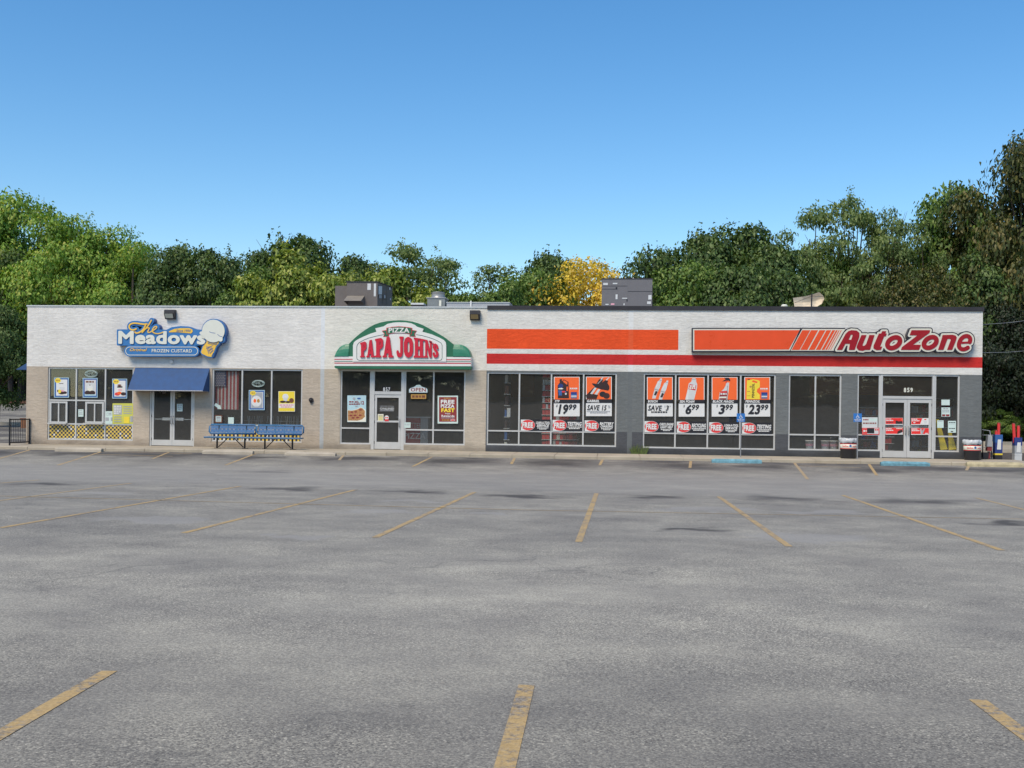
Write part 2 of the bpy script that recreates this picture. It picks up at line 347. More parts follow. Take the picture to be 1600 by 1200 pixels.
# ------------------------------------------------------------------ ground materials
def asphalt():
    m, nt, bs = newmat('worn_asphalt'); P = mapv(nt)
    big = noise(nt, mapv(nt, (0.16, 0.17, 1)), 1.0, 6, 0.62); mid = noise(nt, mapv(nt, (0.75, 0.95, 1)), 1.0, 6, 0.68)
    c = ramp(nt, big, [(0.30, (0.205, 0.202, 0.194)), (0.50, (0.243, 0.238, 0.224)), (0.72, (0.29, 0.283, 0.262))])
    c = mixc(nt, 0.85, c, ramp(nt, mid, [(0.28, (0.68, 0.68, 0.71)), (0.5, (0.98, 0.98, 0.98)), (0.72, (1.34, 1.335, 1.29))]), 'MULTIPLY')
    # aggregate
    v = N(nt, 'TexVoronoi'); v.inputs['Scale'].default_value = 95; L(nt, P, v.inputs['Vector'])
    fine = noise(nt, P, 48, 3, 0.8); worn = noise(nt, mapv(nt, (0.35, 0.7, 1)), 1.0, 5, 0.65)
    sp = ramp(nt, v.outputs['Color'], [(0.10, (0.45, 0.45, 0.47)), (0.45, (0.92, 0.92, 0.92)), (0.80, (1.2, 1.2, 1.18)), (0.97, (2.1, 2.08, 2.0))])
    c = mixc(nt, ramp(nt, worn, [(0.38, (0.25,)*3), (0.60, (1.0,)*3)]), c, mixc(nt, 1.0, c, sp, 'MULTIPLY'))
    c = mixc(nt, 0.9, c, ramp(nt, fine, [(0.3, (0.55, 0.55, 0.57)), (0.5, (1.0, 1.0, 1.0)), (0.72, (1.6, 1.59, 1.53))]), 'MULTIPLY')
    g = N(nt, 'NewGeometry'); wob = N(nt, 'TexNoise'); wob.inputs['Scale'].default_value = 0.9; wob.inputs['Detail'].default_value = 5; L(nt, g.outputs['Position'], wob.inputs['Vector'])
    wv = N(nt, 'VectorMath', operation='MULTIPLY_ADD'); L(nt, wob.outputs['Color'], wv.inputs[0]); wv.inputs[1].default_value = (2.2, 2.6, 0); L(nt, g.outputs['Position'], wv.inputs[2])
    def blob(lst):
        out = None
        for px, py, rx, ry in lst:
            x, y = GP(px, py) if py > 10 else (px, py); mp = N(nt, 'Mapping'); mp.vector_type = 'POINT'
            mp.inputs['Scale'].default_value = (1/rx, 1/ry, 0); mp.inputs['Location'].default_value = (-(x+1.1)/rx, -(y+1.3)/ry, 0); L(nt, wv.outputs[0], mp.inputs['Vector'])
            ln = N(nt, 'VectorMath', operation='LENGTH'); L(nt, mp.outputs[0], ln.inputs[0])
            s = math_(nt, 'SUBTRACT', 1.0, ln.outputs['Value'], True); out = s if out is None else math_(nt, 'MAXIMUM', out, s)
        return out
    c = mixc(nt, 1.0, c, (1.065, 1.045, 0.97), 'MULTIPLY')
    KB = [(x_, -3.7+dy_, rx_*1.15, ry_*2.1) for x_, dy_, rx_, ry_ in ((-22, .1, 1.6, .8), (-19.5, 0, 1.4, .7), (-15.6, .1, 1.8, .6), (-9.5, .1, 1.4, .5), (-5.6, -.1, 2.0, .8), (-1.9, -.3, 2.1, .9), (2.3, -.4, 2.0, 1.0), (5.0, 0, 1.3, .6), (8.4, -.5, 1.5, .6), (14.4, -1.0, 1.9, 1.0), (10.8, .1, 1.7, .5), (-12.6, .1, 1.2, .5))]
    dk = blob([(1225, 779, 1.3, 1.0), (1435, 783, 1.5, 1.0), (1022, 777, .9, .8), (1050, 722, 1.6, 1.2), (880, 720, 1.7, .9), (1560, 735, 2.2, 1.2), (455, 763, 1.0, .9), (415, 737, .9, .8), (640, 768, 1.2, .7), (130, 709, 3.5, 1.3), (230, 712, 3.4, 1.2), (60, 757, 1.2, .8), (560, 716, 2.2, 1.0), (1300, 727, 2.2, .9), (310, 709, 3, 1.2), (1585, 818, .8, .5), (735, 716, 1.4, .7), (1440, 729, 1.0, .7), (1085, 829, .5, .35), (820, 775, 1.0, .7)]+KB)
    c = mixc(nt, ramp(nt, dk, [(0.05, (0, 0, 0)), (0.8, (0.80, 0.80, 0.80))]), c, (0.042, 0.040, 0.041))
    sp_ = N(nt, 'SeparateXYZ'); L(nt, g.outputs['Position'], sp_.inputs[0]); mr = N(nt, 'MapRange'); mr.inputs[1].default_value = -6.5; mr.inputs[2].default_value = -2.6; L(nt, sp_.outputs[1], mr.inputs[0])
    band = math_(nt, 'MULTIPLY', mr.outputs[0], ramp(nt, noise(nt, mapv(nt, (.28, .5, 1)), 1.0, 5, .6), [(.44, (0, 0, 0)), (.60, (.8,)*3)])); c = mixc(nt, band, c, (0.075, 0.073, 0.076))
    ln_ = N(nt, 'MapRange'); ln_.interpolation_type = 'SMOOTHSTEP'; ln_.inputs[1].default_value = 5.5; ln_.inputs[2].default_value = 2.5; L(nt, math_(nt, 'ABSOLUTE', math_(nt, 'ADD', sp_.outputs[1], 11.0)), ln_.inputs[0])
    l2 = N(nt, 'MapRange'); l2.interpolation_type = 'SMOOTHSTEP'; l2.inputs[1].default_value = 4.6; l2.inputs[2].default_value = 1.5; L(nt, math_(nt, 'ABSOLUTE', math_(nt, 'ADD', sp_.outputs[1], 29.6)), l2.inputs[0])
    c = mixc(nt, math_(nt, 'MULTIPLY', ln_.outputs[0], .45), c, (0.30, 0.293, 0.27)); c = mixc(nt, math_(nt, 'MULTIPLY', l2.outputs[0], .5), c, mixc(nt, 1.0, c, (1.32, 1.31, 1.28), 'MULTIPLY'))
    dkn = N(nt, 'MapRange'); dkn.inputs[1].default_value = -30.5; dkn.inputs[2].default_value = -35.0; L(nt, sp_.outputs[1], dkn.inputs[0]); c = mixc(nt, math_(nt, 'MULTIPLY', dkn.outputs[0], 1.0), c, mixc(nt, 1.0, c, (.79, .785, .785), 'MULTIPLY'))
    ck = N(nt, 'TexVoronoi'); ck.feature = 'DISTANCE_TO_EDGE'; ck.inputs['Scale'].default_value = .33; L(nt, wv.outputs[0], ck.inputs['Vector'])
    c = mixc(nt, math_(nt, 'MULTIPLY', ramp(nt, ck.outputs['Distance'], [(.002, (1, 1, 1)), (.007, (0, 0, 0))]), ramp(nt, noise(nt, mapv(nt, (.12, .12, 1)), 1.0, 3), [(.5, (0, 0, 0)), (.62, (.42,)*3)])), c, (0.06, 0.06, 0.062))
    lt = blob([(582, 798, 1.1, .7), (650, 784, 1.2, .4), (240, 813, 1.4, .5), (475, 836, .5, .5), (770, 803, .5, .4), (160, 770, 1.2, .5), (1100, 795, 1.3, .8), (1280, 800, 1.6, .7), (1260, 840, 1.4, .8)])
    c = mixc(nt, ramp(nt, lt, [(0.25, (0, 0, 0)), (0.5, (0.5, 0.5, 0.5))]), c, (0.30, 0.295, 0.28))
    L(nt, c, bs.inputs['Base Color']); bs.inputs['Roughness'].default_value = 0.92; bs.inputs['Specular IOR Level'].default_value = 0.25
    h = math_(nt, 'ADD', math_(nt, 'MULTIPLY', v.outputs['Distance'], -0.5), fine)
    bump(nt, bs, h, 0.5, 0.008); return m
M['asphalt'] = asphalt()
def soil(name, c1, c2, sc=1.5):
    m, nt, bs = newmat(name); P = mapv(nt); n = noise(nt, P, sc, 7, 0.7)
    L(nt, ramp(nt, n, [(0.3, c1), (0.7, c2)]), bs.inputs['Base Color']); bs.inputs['Roughness'].default_value = 0.95; bump(nt, bs, noise(nt, P, 14, 5), 0.8, 0.05); return m
M['soil'] = soil('soil_and_grass', (0.03, 0.035, 0.015), (0.075, 0.085, 0.035)); M['dirt'] = soil('brown_dirt', (0.045, 0.035, 0.03), (0.11, 0.09, 0.07), 3)
M['mulch'] = soil('mulch', (0.07, 0.028, 0.018), (0.15, 0.06, 0.04), 6)
def line_paint():
    m, nt, bs = newmat('parking_line_paint'); P = mapv(nt)
    a = noise(nt, P, 16, 6, 0.75); b = noise(nt, P, 2.2, 4, 0.6); f = math_(nt, 'ADD', math_(nt, 'MULTIPLY', a, 0.75), math_(nt, 'MULTIPLY', b, 0.4))
    y = ramp(nt, noise(nt, P, 40, 3, 0.8), [(0.3, (0.36, 0.24, 0.09)), (0.65, (0.55, 0.385, 0.16))])
    v = N(nt, 'TexVoronoi'); v.inputs['Scale'].default_value = 75; L(nt, P, v.inputs['Vector'])
    gry = ramp(nt, v.outputs['Color'], [(0.1, (0.07, 0.07, 0.07)), (0.9, (0.28, 0.27, 0.25))])
    L(nt, mixc(nt, ramp(nt, f, [(0.55, (0.10,)*3), (0.68, (0.9,)*3)]), y, gry), bs.inputs['Base Color']); bs.inputs['Roughness'].default_value = 0.85
    bump(nt, bs, noise(nt, P, 60, 3), 0.4, 0.005); return m
M['line'] = line_paint()
def faint_paint():
    m, nt, bs = newmat('faded_line_paint'); P = mapv(nt); a = noise(nt, P, 9, 6, 0.75)
    L(nt, ramp(nt, a, [(0.46, (0.40, 0.30, 0.16)), (0.70, (0.22, 0.21, 0.19))]), bs.inputs['Base Color']); bs.inputs['Roughness'].default_value = 0.9; return m
M['faint'] = faint_paint()
M['bluekerb'] = paint('blue_kerb_paint', (0.13, 0.29, 0.35), 0.8, 0.4, sc=7); M['creamblock'] = paint('cream_block_paint2', (0.44, 0.385, 0.24), 0.8, 0.3, sc=5)
# ------------------------------------------------------------------ ground, lot, kerb
def sheet(name, xs, ys, dz, m, kind='structure', fn=None):
    b = MB()
    for i in range(len(xs)-1):
        for j in range(len(ys)-1):
            q = [(xs[i], ys[j]), (xs[i+1], ys[j]), (xs[i+1], ys[j+1]), (xs[i], ys[j+1])]
            b.face([(x, y, (fn or H)(x if x != -23.25 else -23.2, y)+dz) for x, y in q], m)
    return b.build(name, kind=kind)
def rng(a, b, s):
    n = max(1, round((b-a)/s)); return [a+(b-a)*k/n for k in range(n+1)]
def Hg(x, y):
    return H(x, y) if not (-40 < y < 0) else min(H(x, y), 0.17)
sheet('ground', [-600, -200, -80]+rng(-60, -23.3, 8)+[-23.0]+rng(-15, 60, 15)+[80, 200, 600], [-600, -200, -92, -50, -8, -2.2, 0.0, 20, 45, 120, 300, 700], -0.06, M['soil'], fn=H)
sheet('parking_lot', rng(-90, 90, 6), [-92, -50, -30, -8, -2.2, 0], 0.0, M['asphalt'])
sheet('side_lot', rng(-90, -23.3, 5), [0.0, 10, 20, 30, 38], 0.0, M['asphalt'], fn=lambda x, y: 0.17+0.0525*min(y, 45))
sheet('side_road', rng(13.3, 90, 8), [17, 28, 36], 0.0, M['concs'])
sheet('dirt_strip', rng(13.3, 90, 8), [0.0, 8.0, 17.0], -0.02, M['dirt'])
sheet('mulch_bed', rng(-90, -23.3, 8), [38, 45], 0.05, M['mulch'], fn=lambda x, y: 0.17+0.0525*min(y, 45))
b = MB()
segs = rng(-34, 14.6, 1.52)
for i in range(len(segs)-1):        # sidewalk slabs with joints, kerb a real step
    x0, x1 = segs[i]+0.008, segs[i+1]-0.008; dz = random.uniform(-0.004, 0.004)
    v = [(x0, -2.2, 0.05), (x1, -2.2, 0.05), (x1, 0.35, 0.05), (x0, 0.35, 0.05), (x0, -2.16, 0.285+dz), (x1, -2.16, 0.285+dz), (x1, 0.35, 0.318), (x0, 0.35, 0.318), (x0, -2.2, 0.262+dz), (x1, -2.2, 0.262+dz)]
    b.mesh(v, [(0, 1, 9, 8), (8, 9, 5, 4), (4, 5, 6, 7), (1, 2, 6, 5, 9), (0, 8, 4, 7, 3)], M['concs'])
b.box(-34, -2.17, 0.02, 14.6, 0.3, 0.25, M['concs'])
b.build('sidewalk', kind='structure')
b = MB(); b.bbox(-70, 13.0, 0.5, -24.2, 13.3, 1.02, M['conc'], 0.04); b.build('kerb', kind='structure')
b = MB(); b.bbox(13.6, 16.7, 0.1, 70, 17.0, 0.34, M['conc'], 0.03); b.build('kerb', kind='structure')
b = MB(); b.bbox(13.6, 36, 0.1, 70, 36.3, 0.42, M['conc'], 0.03); b.build('kerb', kind='structure')
LX0 = {}
def stripe(p, q, w=0.105, m='line', name='parking_line'):
    (x0, y0), (x1, y1) = p, q; n = max(2, int(abs(y1-y0)/0.8)+int(abs(x1-x0)/2)); d = Vector((x1-x0, y1-y0)).normalized(); t = Vector((-d.y, d.x))*w/2
    b = MB(); pr = None; off = random.uniform(0, 50)
    for k in range(n+1):
        u = k/n; x = x0+(x1-x0)*u; y = y0+(y1-y0)*u; j1 = 1+0.12*mnoise.noise(Vector((off, k*0.7, 0))); j2 = 1+0.12*mnoise.noise(Vector((off, k*0.7, 5)))
        a = (x+t.x*j1, y+t.y*j1); c = (x-t.x*j2, y-t.y*j2)
        if pr: b.face([(a[0], a[1], H(*a)+0.004), (c[0], c[1], H(*c)+0.004), (pr[1][0], pr[1][1], H(*pr[1])+0.004), (pr[0][0], pr[0][1], H(*pr[0])+0.004)], M[m])
        pr = (a, c)
    b.build(name, kind='structure')
for a, c in [((742, 769), (586, 840)), ((932, 771), (904, 847)), ((1123, 776), (1233, 854)), ((1317, 774), (1565, 860)), ((557, 765), (287, 833)), ((375, 760), (0, 825))]:
    stripe(GP(*a), GP(*c), 0.10)
for a, c in [((205, 755), (-5, 783)), ((62, 750), (0, 755)), ((1525, 778), (1640, 806))]: stripe(GP(*a), GP(*c), 0.10, 'faint')
stripe(GP(-40, 774), GP(820, 797), 0.07, 'faint'); stripe(GP(820, 797), GP(1640, 812), 0.06, 'faint')
for a, c in [((171, 1049), (-30, 1166)), ((823, 1071), (781, 1230)), ((1528, 1094), (1680, 1206))]: stripe(GP(*a), GP(*c), 0.105)
for a, c, mm in [((62, 702), (-6, 718), 'line'), ((190, 703), (90, 727), 'line'), ((298, 704), (238, 717), 'line'), ((418, 707), (352, 727), 'line'), ((553, 709), (530, 719), 'faint'), ((683, 712), (645, 729), 'line'), ((811, 713), (799, 725), 'line'), ((942, 716), (937, 727), 'line'), ((1075, 718), (1078, 731), 'line'), ((1228, 720), (1262, 749), 'faint'), ((1334, 721), (1370, 743), 'line'), ((1492, 725), (1510, 735), 'faint')]:
    p = GP(*a); q = GP(*c); p = (p[0], min(p[1], -2.32)); stripe(p, q, 0.095, mm)
for a, c in [((170, 706), (300, 709)), ((150, 710), (270, 713)), ((1240, 723), (1340, 725)), ((1250, 728), (1345, 731))]: stripe(GP(*a), GP(*c), 0.08, 'faint')
# parking blocks along the kerb
def pblock(px0, px1, py, mat, label, y=-2.62, h=0.15, dy=0.24, z0=None):
    x0 = FP(px0, py, y)[0]; x1 = FP(px1, py, y)[0]; z = H(0, y) if z0 is None else z0; b = MB(); n = 14
    for i in range(n):
        xa = x0+(x1-x0)*i/n; xb = x0+(x1-x0)*(i+1)/n; r = []
        for x, k in ((xa, i), (xb, i+1)):
            j = 0.012*mnoise.noise(Vector((x*2.1, 3, 1))); e = 0.05 if k in (0, n) else 0
            r.append([(x, y-dy/2-0.01+e*.3, z-0.03), (x, y-dy/2+j+e*.3, z+h*0.55-e*.3), (x, y-dy/4, z+h+j-e*.6), (x, y+dy/4, z+h-j-e*.6), (x, y+dy/2-e*.3, z+h*0.55), (x, y+dy/2, z-0.03)])
        for q in range(5): b.face([r[0][q], r[1][q], r[1][q+1], r[0][q+1]], mat, True)
        if i == 0: b.face(r[0], mat)
        if i == n-1: b.face(r[1], mat)
    b.build('parking_block', origin=((x0+x1)/2, y, z), label=label, cat='parking block', group='parking blocks along the kerb')
pblock(88, 160, 697, M['conc'], 'tan concrete parking block below the yellow checked panels of the left window')
pblock(318, 396, 702, M['conc'], 'tan concrete parking block in front of the left blue bench')
pblock(446, 525, 706, M['conc'], 'tan concrete parking block between the blue benches and the green roofed shop', h=0.12)
pblock(1112, 1190, 716, M['bluekerb'], 'bright blue painted parking block before the window with the price posters', h=0.13)
pblock(1376, 1452, 719, M['bluekerb'], 'worn blue painted parking block with chipped paint before the double door under number 859', h=0.14)
pblock(1510, 1598, 724, M['creamblock'], 'long cream painted parking block past the right corner of the building', y=-2.4, h=0.2, z0=0.12)
# ------------------------------------------------------------------ the building
ZT = 5.76; ZB = 3.39; X0 = -23.2; X1 = 13.27; XJ = -11.25; XP = -4.85; FL = 0.322
bld = empty('shop_building', ((X0+X1)/2, 0, FL), 'long single storey shop building of white, tan and grey painted block', 'building')
OP = {'w1': (-22.31, .50, -18.79, 3.36), 'd1': (-18.12, FL, -16.30, 2.72), 'w2': (-15.6, .53, -12.0, 3.36),
      'pa': (-10.5, .51, -9.30, 3.37), 'pd': (-9.30, FL, -8.00, 3.37), 'pb': (-8.0, .53, -5.65, 3.37),
      'a1': (-4.82, .56, .08, 3.33), 'a2': (1.07, .54, 5.93, 3.34), 'a3': (6.40, .55, 8.30, 3.35),
      'ea': (8.87, .56, 9.70, 3.38), 'ed': (9.70, FL, 11.62, 3.38), 'eb': (11.62, .57, 12.50, 3.38)}
ZO1, ZO2 = FP(900, 514.5)[1], FP(900, 545.8)[1]; ZR1, ZR2 = FP(1100, 554.8)[1], FP(1100, 571.2)[1]; XO = FP(1060, 530)[0]; ZG = FP(985, 675)[1]
JL = (FP(500.5, 600)[0], FP(506.5, 600)[0]); JR = (FP(981, 600)[0], FP(988.5, 600)[0])
xs = sorted(set([X0, X1, XJ, XP, XO, *JL, *JR]+[o[0] for o in OP.values()]+[o[2] for o in OP.values()]))
zs = sorted(set([0.2, FL, ZT, ZB, ZO1, ZO2, ZR1, ZR2, ZG]+[o[1] for o in OP.values()]+[o[3] for o in OP.values()]))
def wmat(x, z):
    j = JL[0] < x < JL[1]; k = JR[0] < x < JR[1]
    if j: return M['joint_w'] if z > ZB else M['joint_t']
    if x > XP:
        if ZO2 < z < ZO1 and x < XO: return M['joint_o'] if k else M['orange']
        if ZR2 < z < ZR1: return M['joint_r'] if k else M['red']
        if z > ZB: return M['joint_wr'] if k else M['white_r']
        if k: return M['joint_g']
        return M['gray'] if z > ZG else M['dgray']
    if z > ZB: return M['white_l'] if x < JL[0] else M['white_m']
    return M['tan'] if x < JL[0] else M['tan_m']
b = MB()
for i in range(len(xs)-1):
    for j in range(len(zs)-1):
        cx, cz = (xs[i]+xs[i+1])/2, (zs[j]+zs[j+1])/2
        if any(o[0] < cx < o[2] and o[1] < cz < o[3] for o in OP.values()): continue
        a, c, d, e = xs[i], zs[j], xs[i+1], zs[j+1]; m = wmat(cx, cz)
        b.face([(a, 0, c), (d, 0, c), (d, 0, e), (a, 0, e)], m); b.face([(a, .3, c), (a, .3, e), (d, .3, e), (d, .3, c)], M['inner'])
for k, (a, c, d, e) in OP.items():
    m = wmat((a+d)/2, 1.5 if k[0] != 'w' else 1.5)
    if k not in ('pd', 'pb', 'ed', 'eb'): b.face([(a, 0, c), (a, 0, e), (a, .3, e), (a, .3, c)], m)
    if k not in ('pa', 'pd', 'ea', 'ed'): b.face([(d, 0, c), (d, .3, c), (d, .3, e), (d, 0, e)], m)
    b.face([(a, 0, e), (d, 0, e), (d, .3, e), (a, .3, e)], m); b.face([(a, 0, c), (a, .3, c), (d, .3, c), (d, 0, c)], m)
BD = 16.0
for x, s, ml, mu in ((X0, 1, M['tan'], M['white_l']), (X1, -1, M['gray'], M['white_r'])):
    b.face([(x, 0, .2), (x, BD, .2), (x, BD, ZB), (x, 0, ZB)], ml); b.face([(x, 0, ZB), (x, BD, ZB), (x, BD, ZT), (x, 0, ZT)], mu)
    b.face([(x+s*.3, .3, 5.3), (x+s*.3, BD, 5.3), (x+s*.3, BD, ZT), (x+s*.3, .3, ZT)], mu)
b.face([(X0, BD, 0), (X1, BD, 0), (X1, BD, ZT), (X0, BD, ZT)], M['tan'])
b.build('wall', bld)
b = MB(); b.box(X0+.31, .31, 5.0, X1-.31, BD-.01, 5.25, paint('roof_membrane', (0.35, 0.36, 0.37), 0.8)); b.build('roof', bld)
b = MB()
b.box(X0-.03, -.03, ZT, XP+.0, .33, ZT+.05, M['coping_w']); b.build('coping', bld)
b = MB(); b.box(XP+.003, -.05, ZT-.06, X1+.03, .35, ZT+.09, M['dark']); b.build('coping', bld, label='dark metal coping over the grey right part')
b = MB(); b.box(X0-.02, .335, ZT, X0+.33, BD, ZT+.05, M['coping_w']); b.build('coping', bld); b = MB(); b.box(X1-.33, .355, ZT-.03, X1+.03, BD, ZT+.09, M['dark']); b.build('coping', bld)
b = MB()
b.box(X0+.31, .32, FL-.1, X1-.31, 9, FL, M['ifloor']); b.build('floor', bld)
b = MB(); b.box(X0+.31, .32, 3.5, X1-.31, 9, 3.6, M['inner']); b.build('ceiling', bld)
b = MB(); b.box(X0+.31, 9, FL, X1-.31, 9.1, 3.6, M['inner']); b.box(XJ, .31, FL, XJ+.1, 9, 3.5, M['inner']); b.box(XP-.1, .31, FL, XP, 9, 3.5, M['inner']); b.build('inner_wall', bld)
# glazing: each opening a window (glass) with its frame, each leaf a door with glass and handle
FY0, FY1, GY = 0.035, 0.115, 0.085; FW = 0.055
def window(k, vs=(), hs=(), label=None, skip=()):
    x0, z0, x1, z1 = OP[k]; g = MB(); g.box(x0+.01, GY, z0+.01, x1-.01, GY+.008, z1-.01, M['glass']); w = g.build('window', bld, label=label)
    f = MB(); A = M['alu']; e = FW
    f.box(x0, FY0, z0, x0+e, FY1, z1, A); f.box(x1-e, FY0, z0, x1, FY1, z1, A)
    f.box(x0+e, FY0, z1-e, x1-e, FY1, z1, A); f.box(x0+e, FY0, z0, x1-e, FY1, z0+e, A)
    for v in vs: f.box(v-e/2, FY0+.004, z0+e, v+e/2, FY1-.002, z1-e, A)
    for h, a, c in hs: f.box(a+e*.5, FY0+.008, h-e/2, c-e*.5, FY1-.004, h+e/2, A)
    f.box(x0-.012, FY0-.012, z0-.035, x1+.012, FY0, z0+.02, M['alu'])
    f.build('frame', w); return w
X = lambda px, py: FP(px, py)[0]
Z = lambda px, py: FP(px, py)[1]
v1, v2 = X(118, 625), X(163.5, 625); zm = Z(118, 625.5); zc = Z(140, 662.8)
wA = window('w1', (v1, v2), ((zm, OP['w1'][0], v2), (zc, OP['w1'][0], OP['w1'][2])))
v3, v4 = X(377.5, 625), X(423.5, 625)
wB = window('w2', (v3, v4), ((Z(400, 665), OP['w2'][0], OP['w2'][2]),))
window('pa', (), ((Z(556, 669), OP['pa'][0], OP['pa'][2]),)); window('pb', (X(677, 630),), ((Z(677, 672), OP['pb'][0], OP['pb'][2]),))
window('a1', (X(811, 640), X(861, 640), X(911.3, 640)), ((Z(861, 674.3), OP['a1'][0], OP['a1'][2]),))
window('a2', (X(1055.3, 640), X(1106, 640), X(1157, 640)), ((Z(1106, 678), OP['a2'][0], OP['a2'][2]),))
window('a3', (X(1274, 640),), ((Z(1274, 679.5), OP['a3'][0], OP['a3'][2]),))
window('ea', (), ((Z(1357, 679.5), OP['ea'][0], OP['ea'][2]),)); window('eb', (), ((Z(1480, 682), OP['eb'][0], OP['eb'][2]),))
def leaf(x0, x1, z0, z1, st=0.085, top=0.10, bot=0.22, hinge='l', mid=None, pull=True, label=None, bar=None):
    d = MB(); A = M['alu']; y0, y1 = 0.05, 0.10
    d.box(x0, y0, z0, x0+st, y1, z1, A); d.box(x1-st, y0, z0, x1, y1, z1, A); d.box(x0+st, y0+.002, z1-top, x1-st, y1-.002, z1, A); d.box(x0+st, y0+.002, z0, x1-st, y1-.002, z0+bot, A)
    if mid: d.box(x0+st, y0+.002, mid-.035, x1-st, y1-.002, mid+.035, A)
    o = d.build('door', bld, label=label)
    g = MB(); g.box(x0+st*.8, .07, z0+bot*.9, x1-st*.8, .078, z1-top*.9, M['glass']); g.build('pane', o)
    h = MB(); hx = x1-st*.5 if hinge == 'l' else x0+st*.5; zc_ = z0+1.0; s = -1 if hinge == 'l' else 1
    if pull:
        h.tube([(hx, .05, zc_-.15), (hx, -.02, zc_-.15), (hx, -.02, zc_+.15), (hx, .05, zc_+.15)], .016, M['alu_d'], 8)
    if bar: h.box(x0+st, .105, bar-.015, x1-st, .125, bar+.015, M['alu']); h.box(min(hx+s*.05, hx+s*.38), .10, bar-.05, max(hx+s*.05, hx+s*.38), .16, bar+.06, M['lgray'])
    h.build('handle', o)
    hx = x0-.004 if hinge == 'l' else x1+.004
    for zz in (z0+.25, (z0+z1)/2, z1-.2): q = MB(); q.tube([(hx, .045, zz-.05), (hx, .045, zz+.05)], .014, M['dmetal'], 6); q.build('hinge', o)
# custard shop doors
f = MB(); A = M['alu']; x0, z0, x1, z1 = OP['d1']
f.box(x0, .03, z0, x0+.06, .13, z1, A); f.box(x1-.06, .03, z0, x1, .13, z1, A); f.box(x0+.06, .03, z1-.07, x1-.06, .13, z1, A); f.build('door_frame', bld)
xm = (x0+x1)/2
leaf(x0+.07, xm-.005, z0+.02, z1-.08, hinge='l', bar=z0+1.05); leaf(xm+.005, x1-.07, z0+.02, z1-.08, hinge='r', bar=z0+1.05)
# pizza shop door
f = MB(); x0, z0, x1, z1 = OP['pd']; zt = Z(606, 611.5)
f.box(x0, .02, z0, x0+.13, .13, z1, A); f.box(x1-.13, .02, z0, x1, .13, z1, A); f.box(x0+.13, .03, zt-.12, x1-.13, .13, zt, A); f.box(x0+.13, .03, z1-.06, x1-.13, .13, z1, A); f.build('door_frame', bld)
g = MB(); g.box(x0+.12, .08, zt-.01, x1-.12, .088, z1-.05, M['glass']); g.build('window', bld, label='glass pane over the single white door')
leaf(x0+.14, x1-.14, z0+.02, zt-.13, top=.11, bot=.27, mid=Z(606, 658.5), hinge='l')
# parts shop entrance
f = MB(); x0, z0, x1, z1 = OP['ed']; zt = Z(1417, 619)
f.box(x0, .02, z0, x0+.08, .13, z1, A); f.box(x1-.08, .02, z0, x1, .13, z1, A); f.box(x0+.08, .03, zt-.10, x1-.08, .13, zt, A); f.box(x0+.08, .03, z1-.06, x1-.08, .13, z1, A); f.build('door_frame', bld)
g = MB(); g.box(x0+.07, .08, zt-.01, x1-.07, .088, z1-.05, M['glass']); g.build('window', bld, label='wide glass pane over the double door, lettered 859')
xm = (x0+x1)/2; zbar = Z(1417, 666)
leaf(x0+.09, xm-.004, z0+.02, zt-.11, st=.10, top=.13, bot=.24, hinge='l', bar=zbar); leaf(xm+.004, x1-.09, z0+.02, zt-.11, st=.10, top=.13, bot=.24, hinge='r', bar=zbar)
for ch, a, c_ in (('8', 1413, 1416.9), ('5', 1418.3, 1422), ('9', 1423.3, 1427.2)): b = MB(); b.text(ch, X(a, 612), Z(a, 612.8), X(c_, 606), Z(c_, 605.8), .072, M['cream'], .03); b.build('house_number', bld)
b = MB(); t = (X(597.5, 612), Z(597, 611.2), X(609, 606), Z(609, 605)); b.flat([(t[0]-.02, t[1]-.02), (t[2]+.02, t[1]-.02), (t[2]+.02, t[3]+.02), (t[0]-.02, t[3]+.02)], .074, M['black']); [b.text(ch, X(a, 611), Z(a, 611.2), X(c_, 605), Z(c_, 605.2), .070, M['white'], .02) for ch, a, c_ in (('8', 598, 601), ('5', 602, 605), ('7', 606, 609))]; b.build('house_number', bld)
# checked panels under the custard shop windows
def checker():
    m, nt, bs = newmat('yellow_black_check'); S = 1/0.078
    g = N(nt, 'NewGeometry'); mp = N(nt, 'Mapping'); mp.inputs['Scale'].default_value = (S, 0, S); mp.inputs['Location'].default_value = (0.3, 0.5, -OP['w1'][1]*S+.02); L(nt, g.outputs['Position'], mp.inputs['Vector'])
    ck = N(nt, 'TexChecker'); ck.inputs['Scale'].default_value = 1.0; L(nt, mp.outputs[0], ck.inputs['Vector'])
    fl = N(nt, 'VectorMath', operation='FLOOR'); L(nt, mp.outputs[0], fl.inputs[0]); wn = N(nt, 'TexWhiteNoise'); L(nt, fl.outputs[0], wn.inputs[0])
    ye = ramp(nt, wn.outputs['Value'], [(0.74, (0.68, 0.50, 0.10)), (0.78, (0.70, 0.68, 0.60))]); L(nt, mixc(nt, ck.outputs['Fac'], (0.028, 0.032, 0.06), ye), bs.inputs['Base Color']); bs.inputs['Roughness'].default_value = 0.35; return m
M['check'] = checker()
for k, vs_, py in (('w1', (v1, v2), 663), ('w2', (v3, v4), 665)):
    x0, z0, x1, z1 = OP[k]; e = [x0]+list(vs_)+[x1]
    zc_ = Z(140, 662.8) if k == 'w1' else Z(400, 665)
    for i in range(3):
        b = MB(); b.box(e[i]+.035, .066, z0+.05, e[i+1]-.035, .08, zc_-.03, M['check']); b.build('check_panel', bld, label='yellow and black checked panel under the glass')
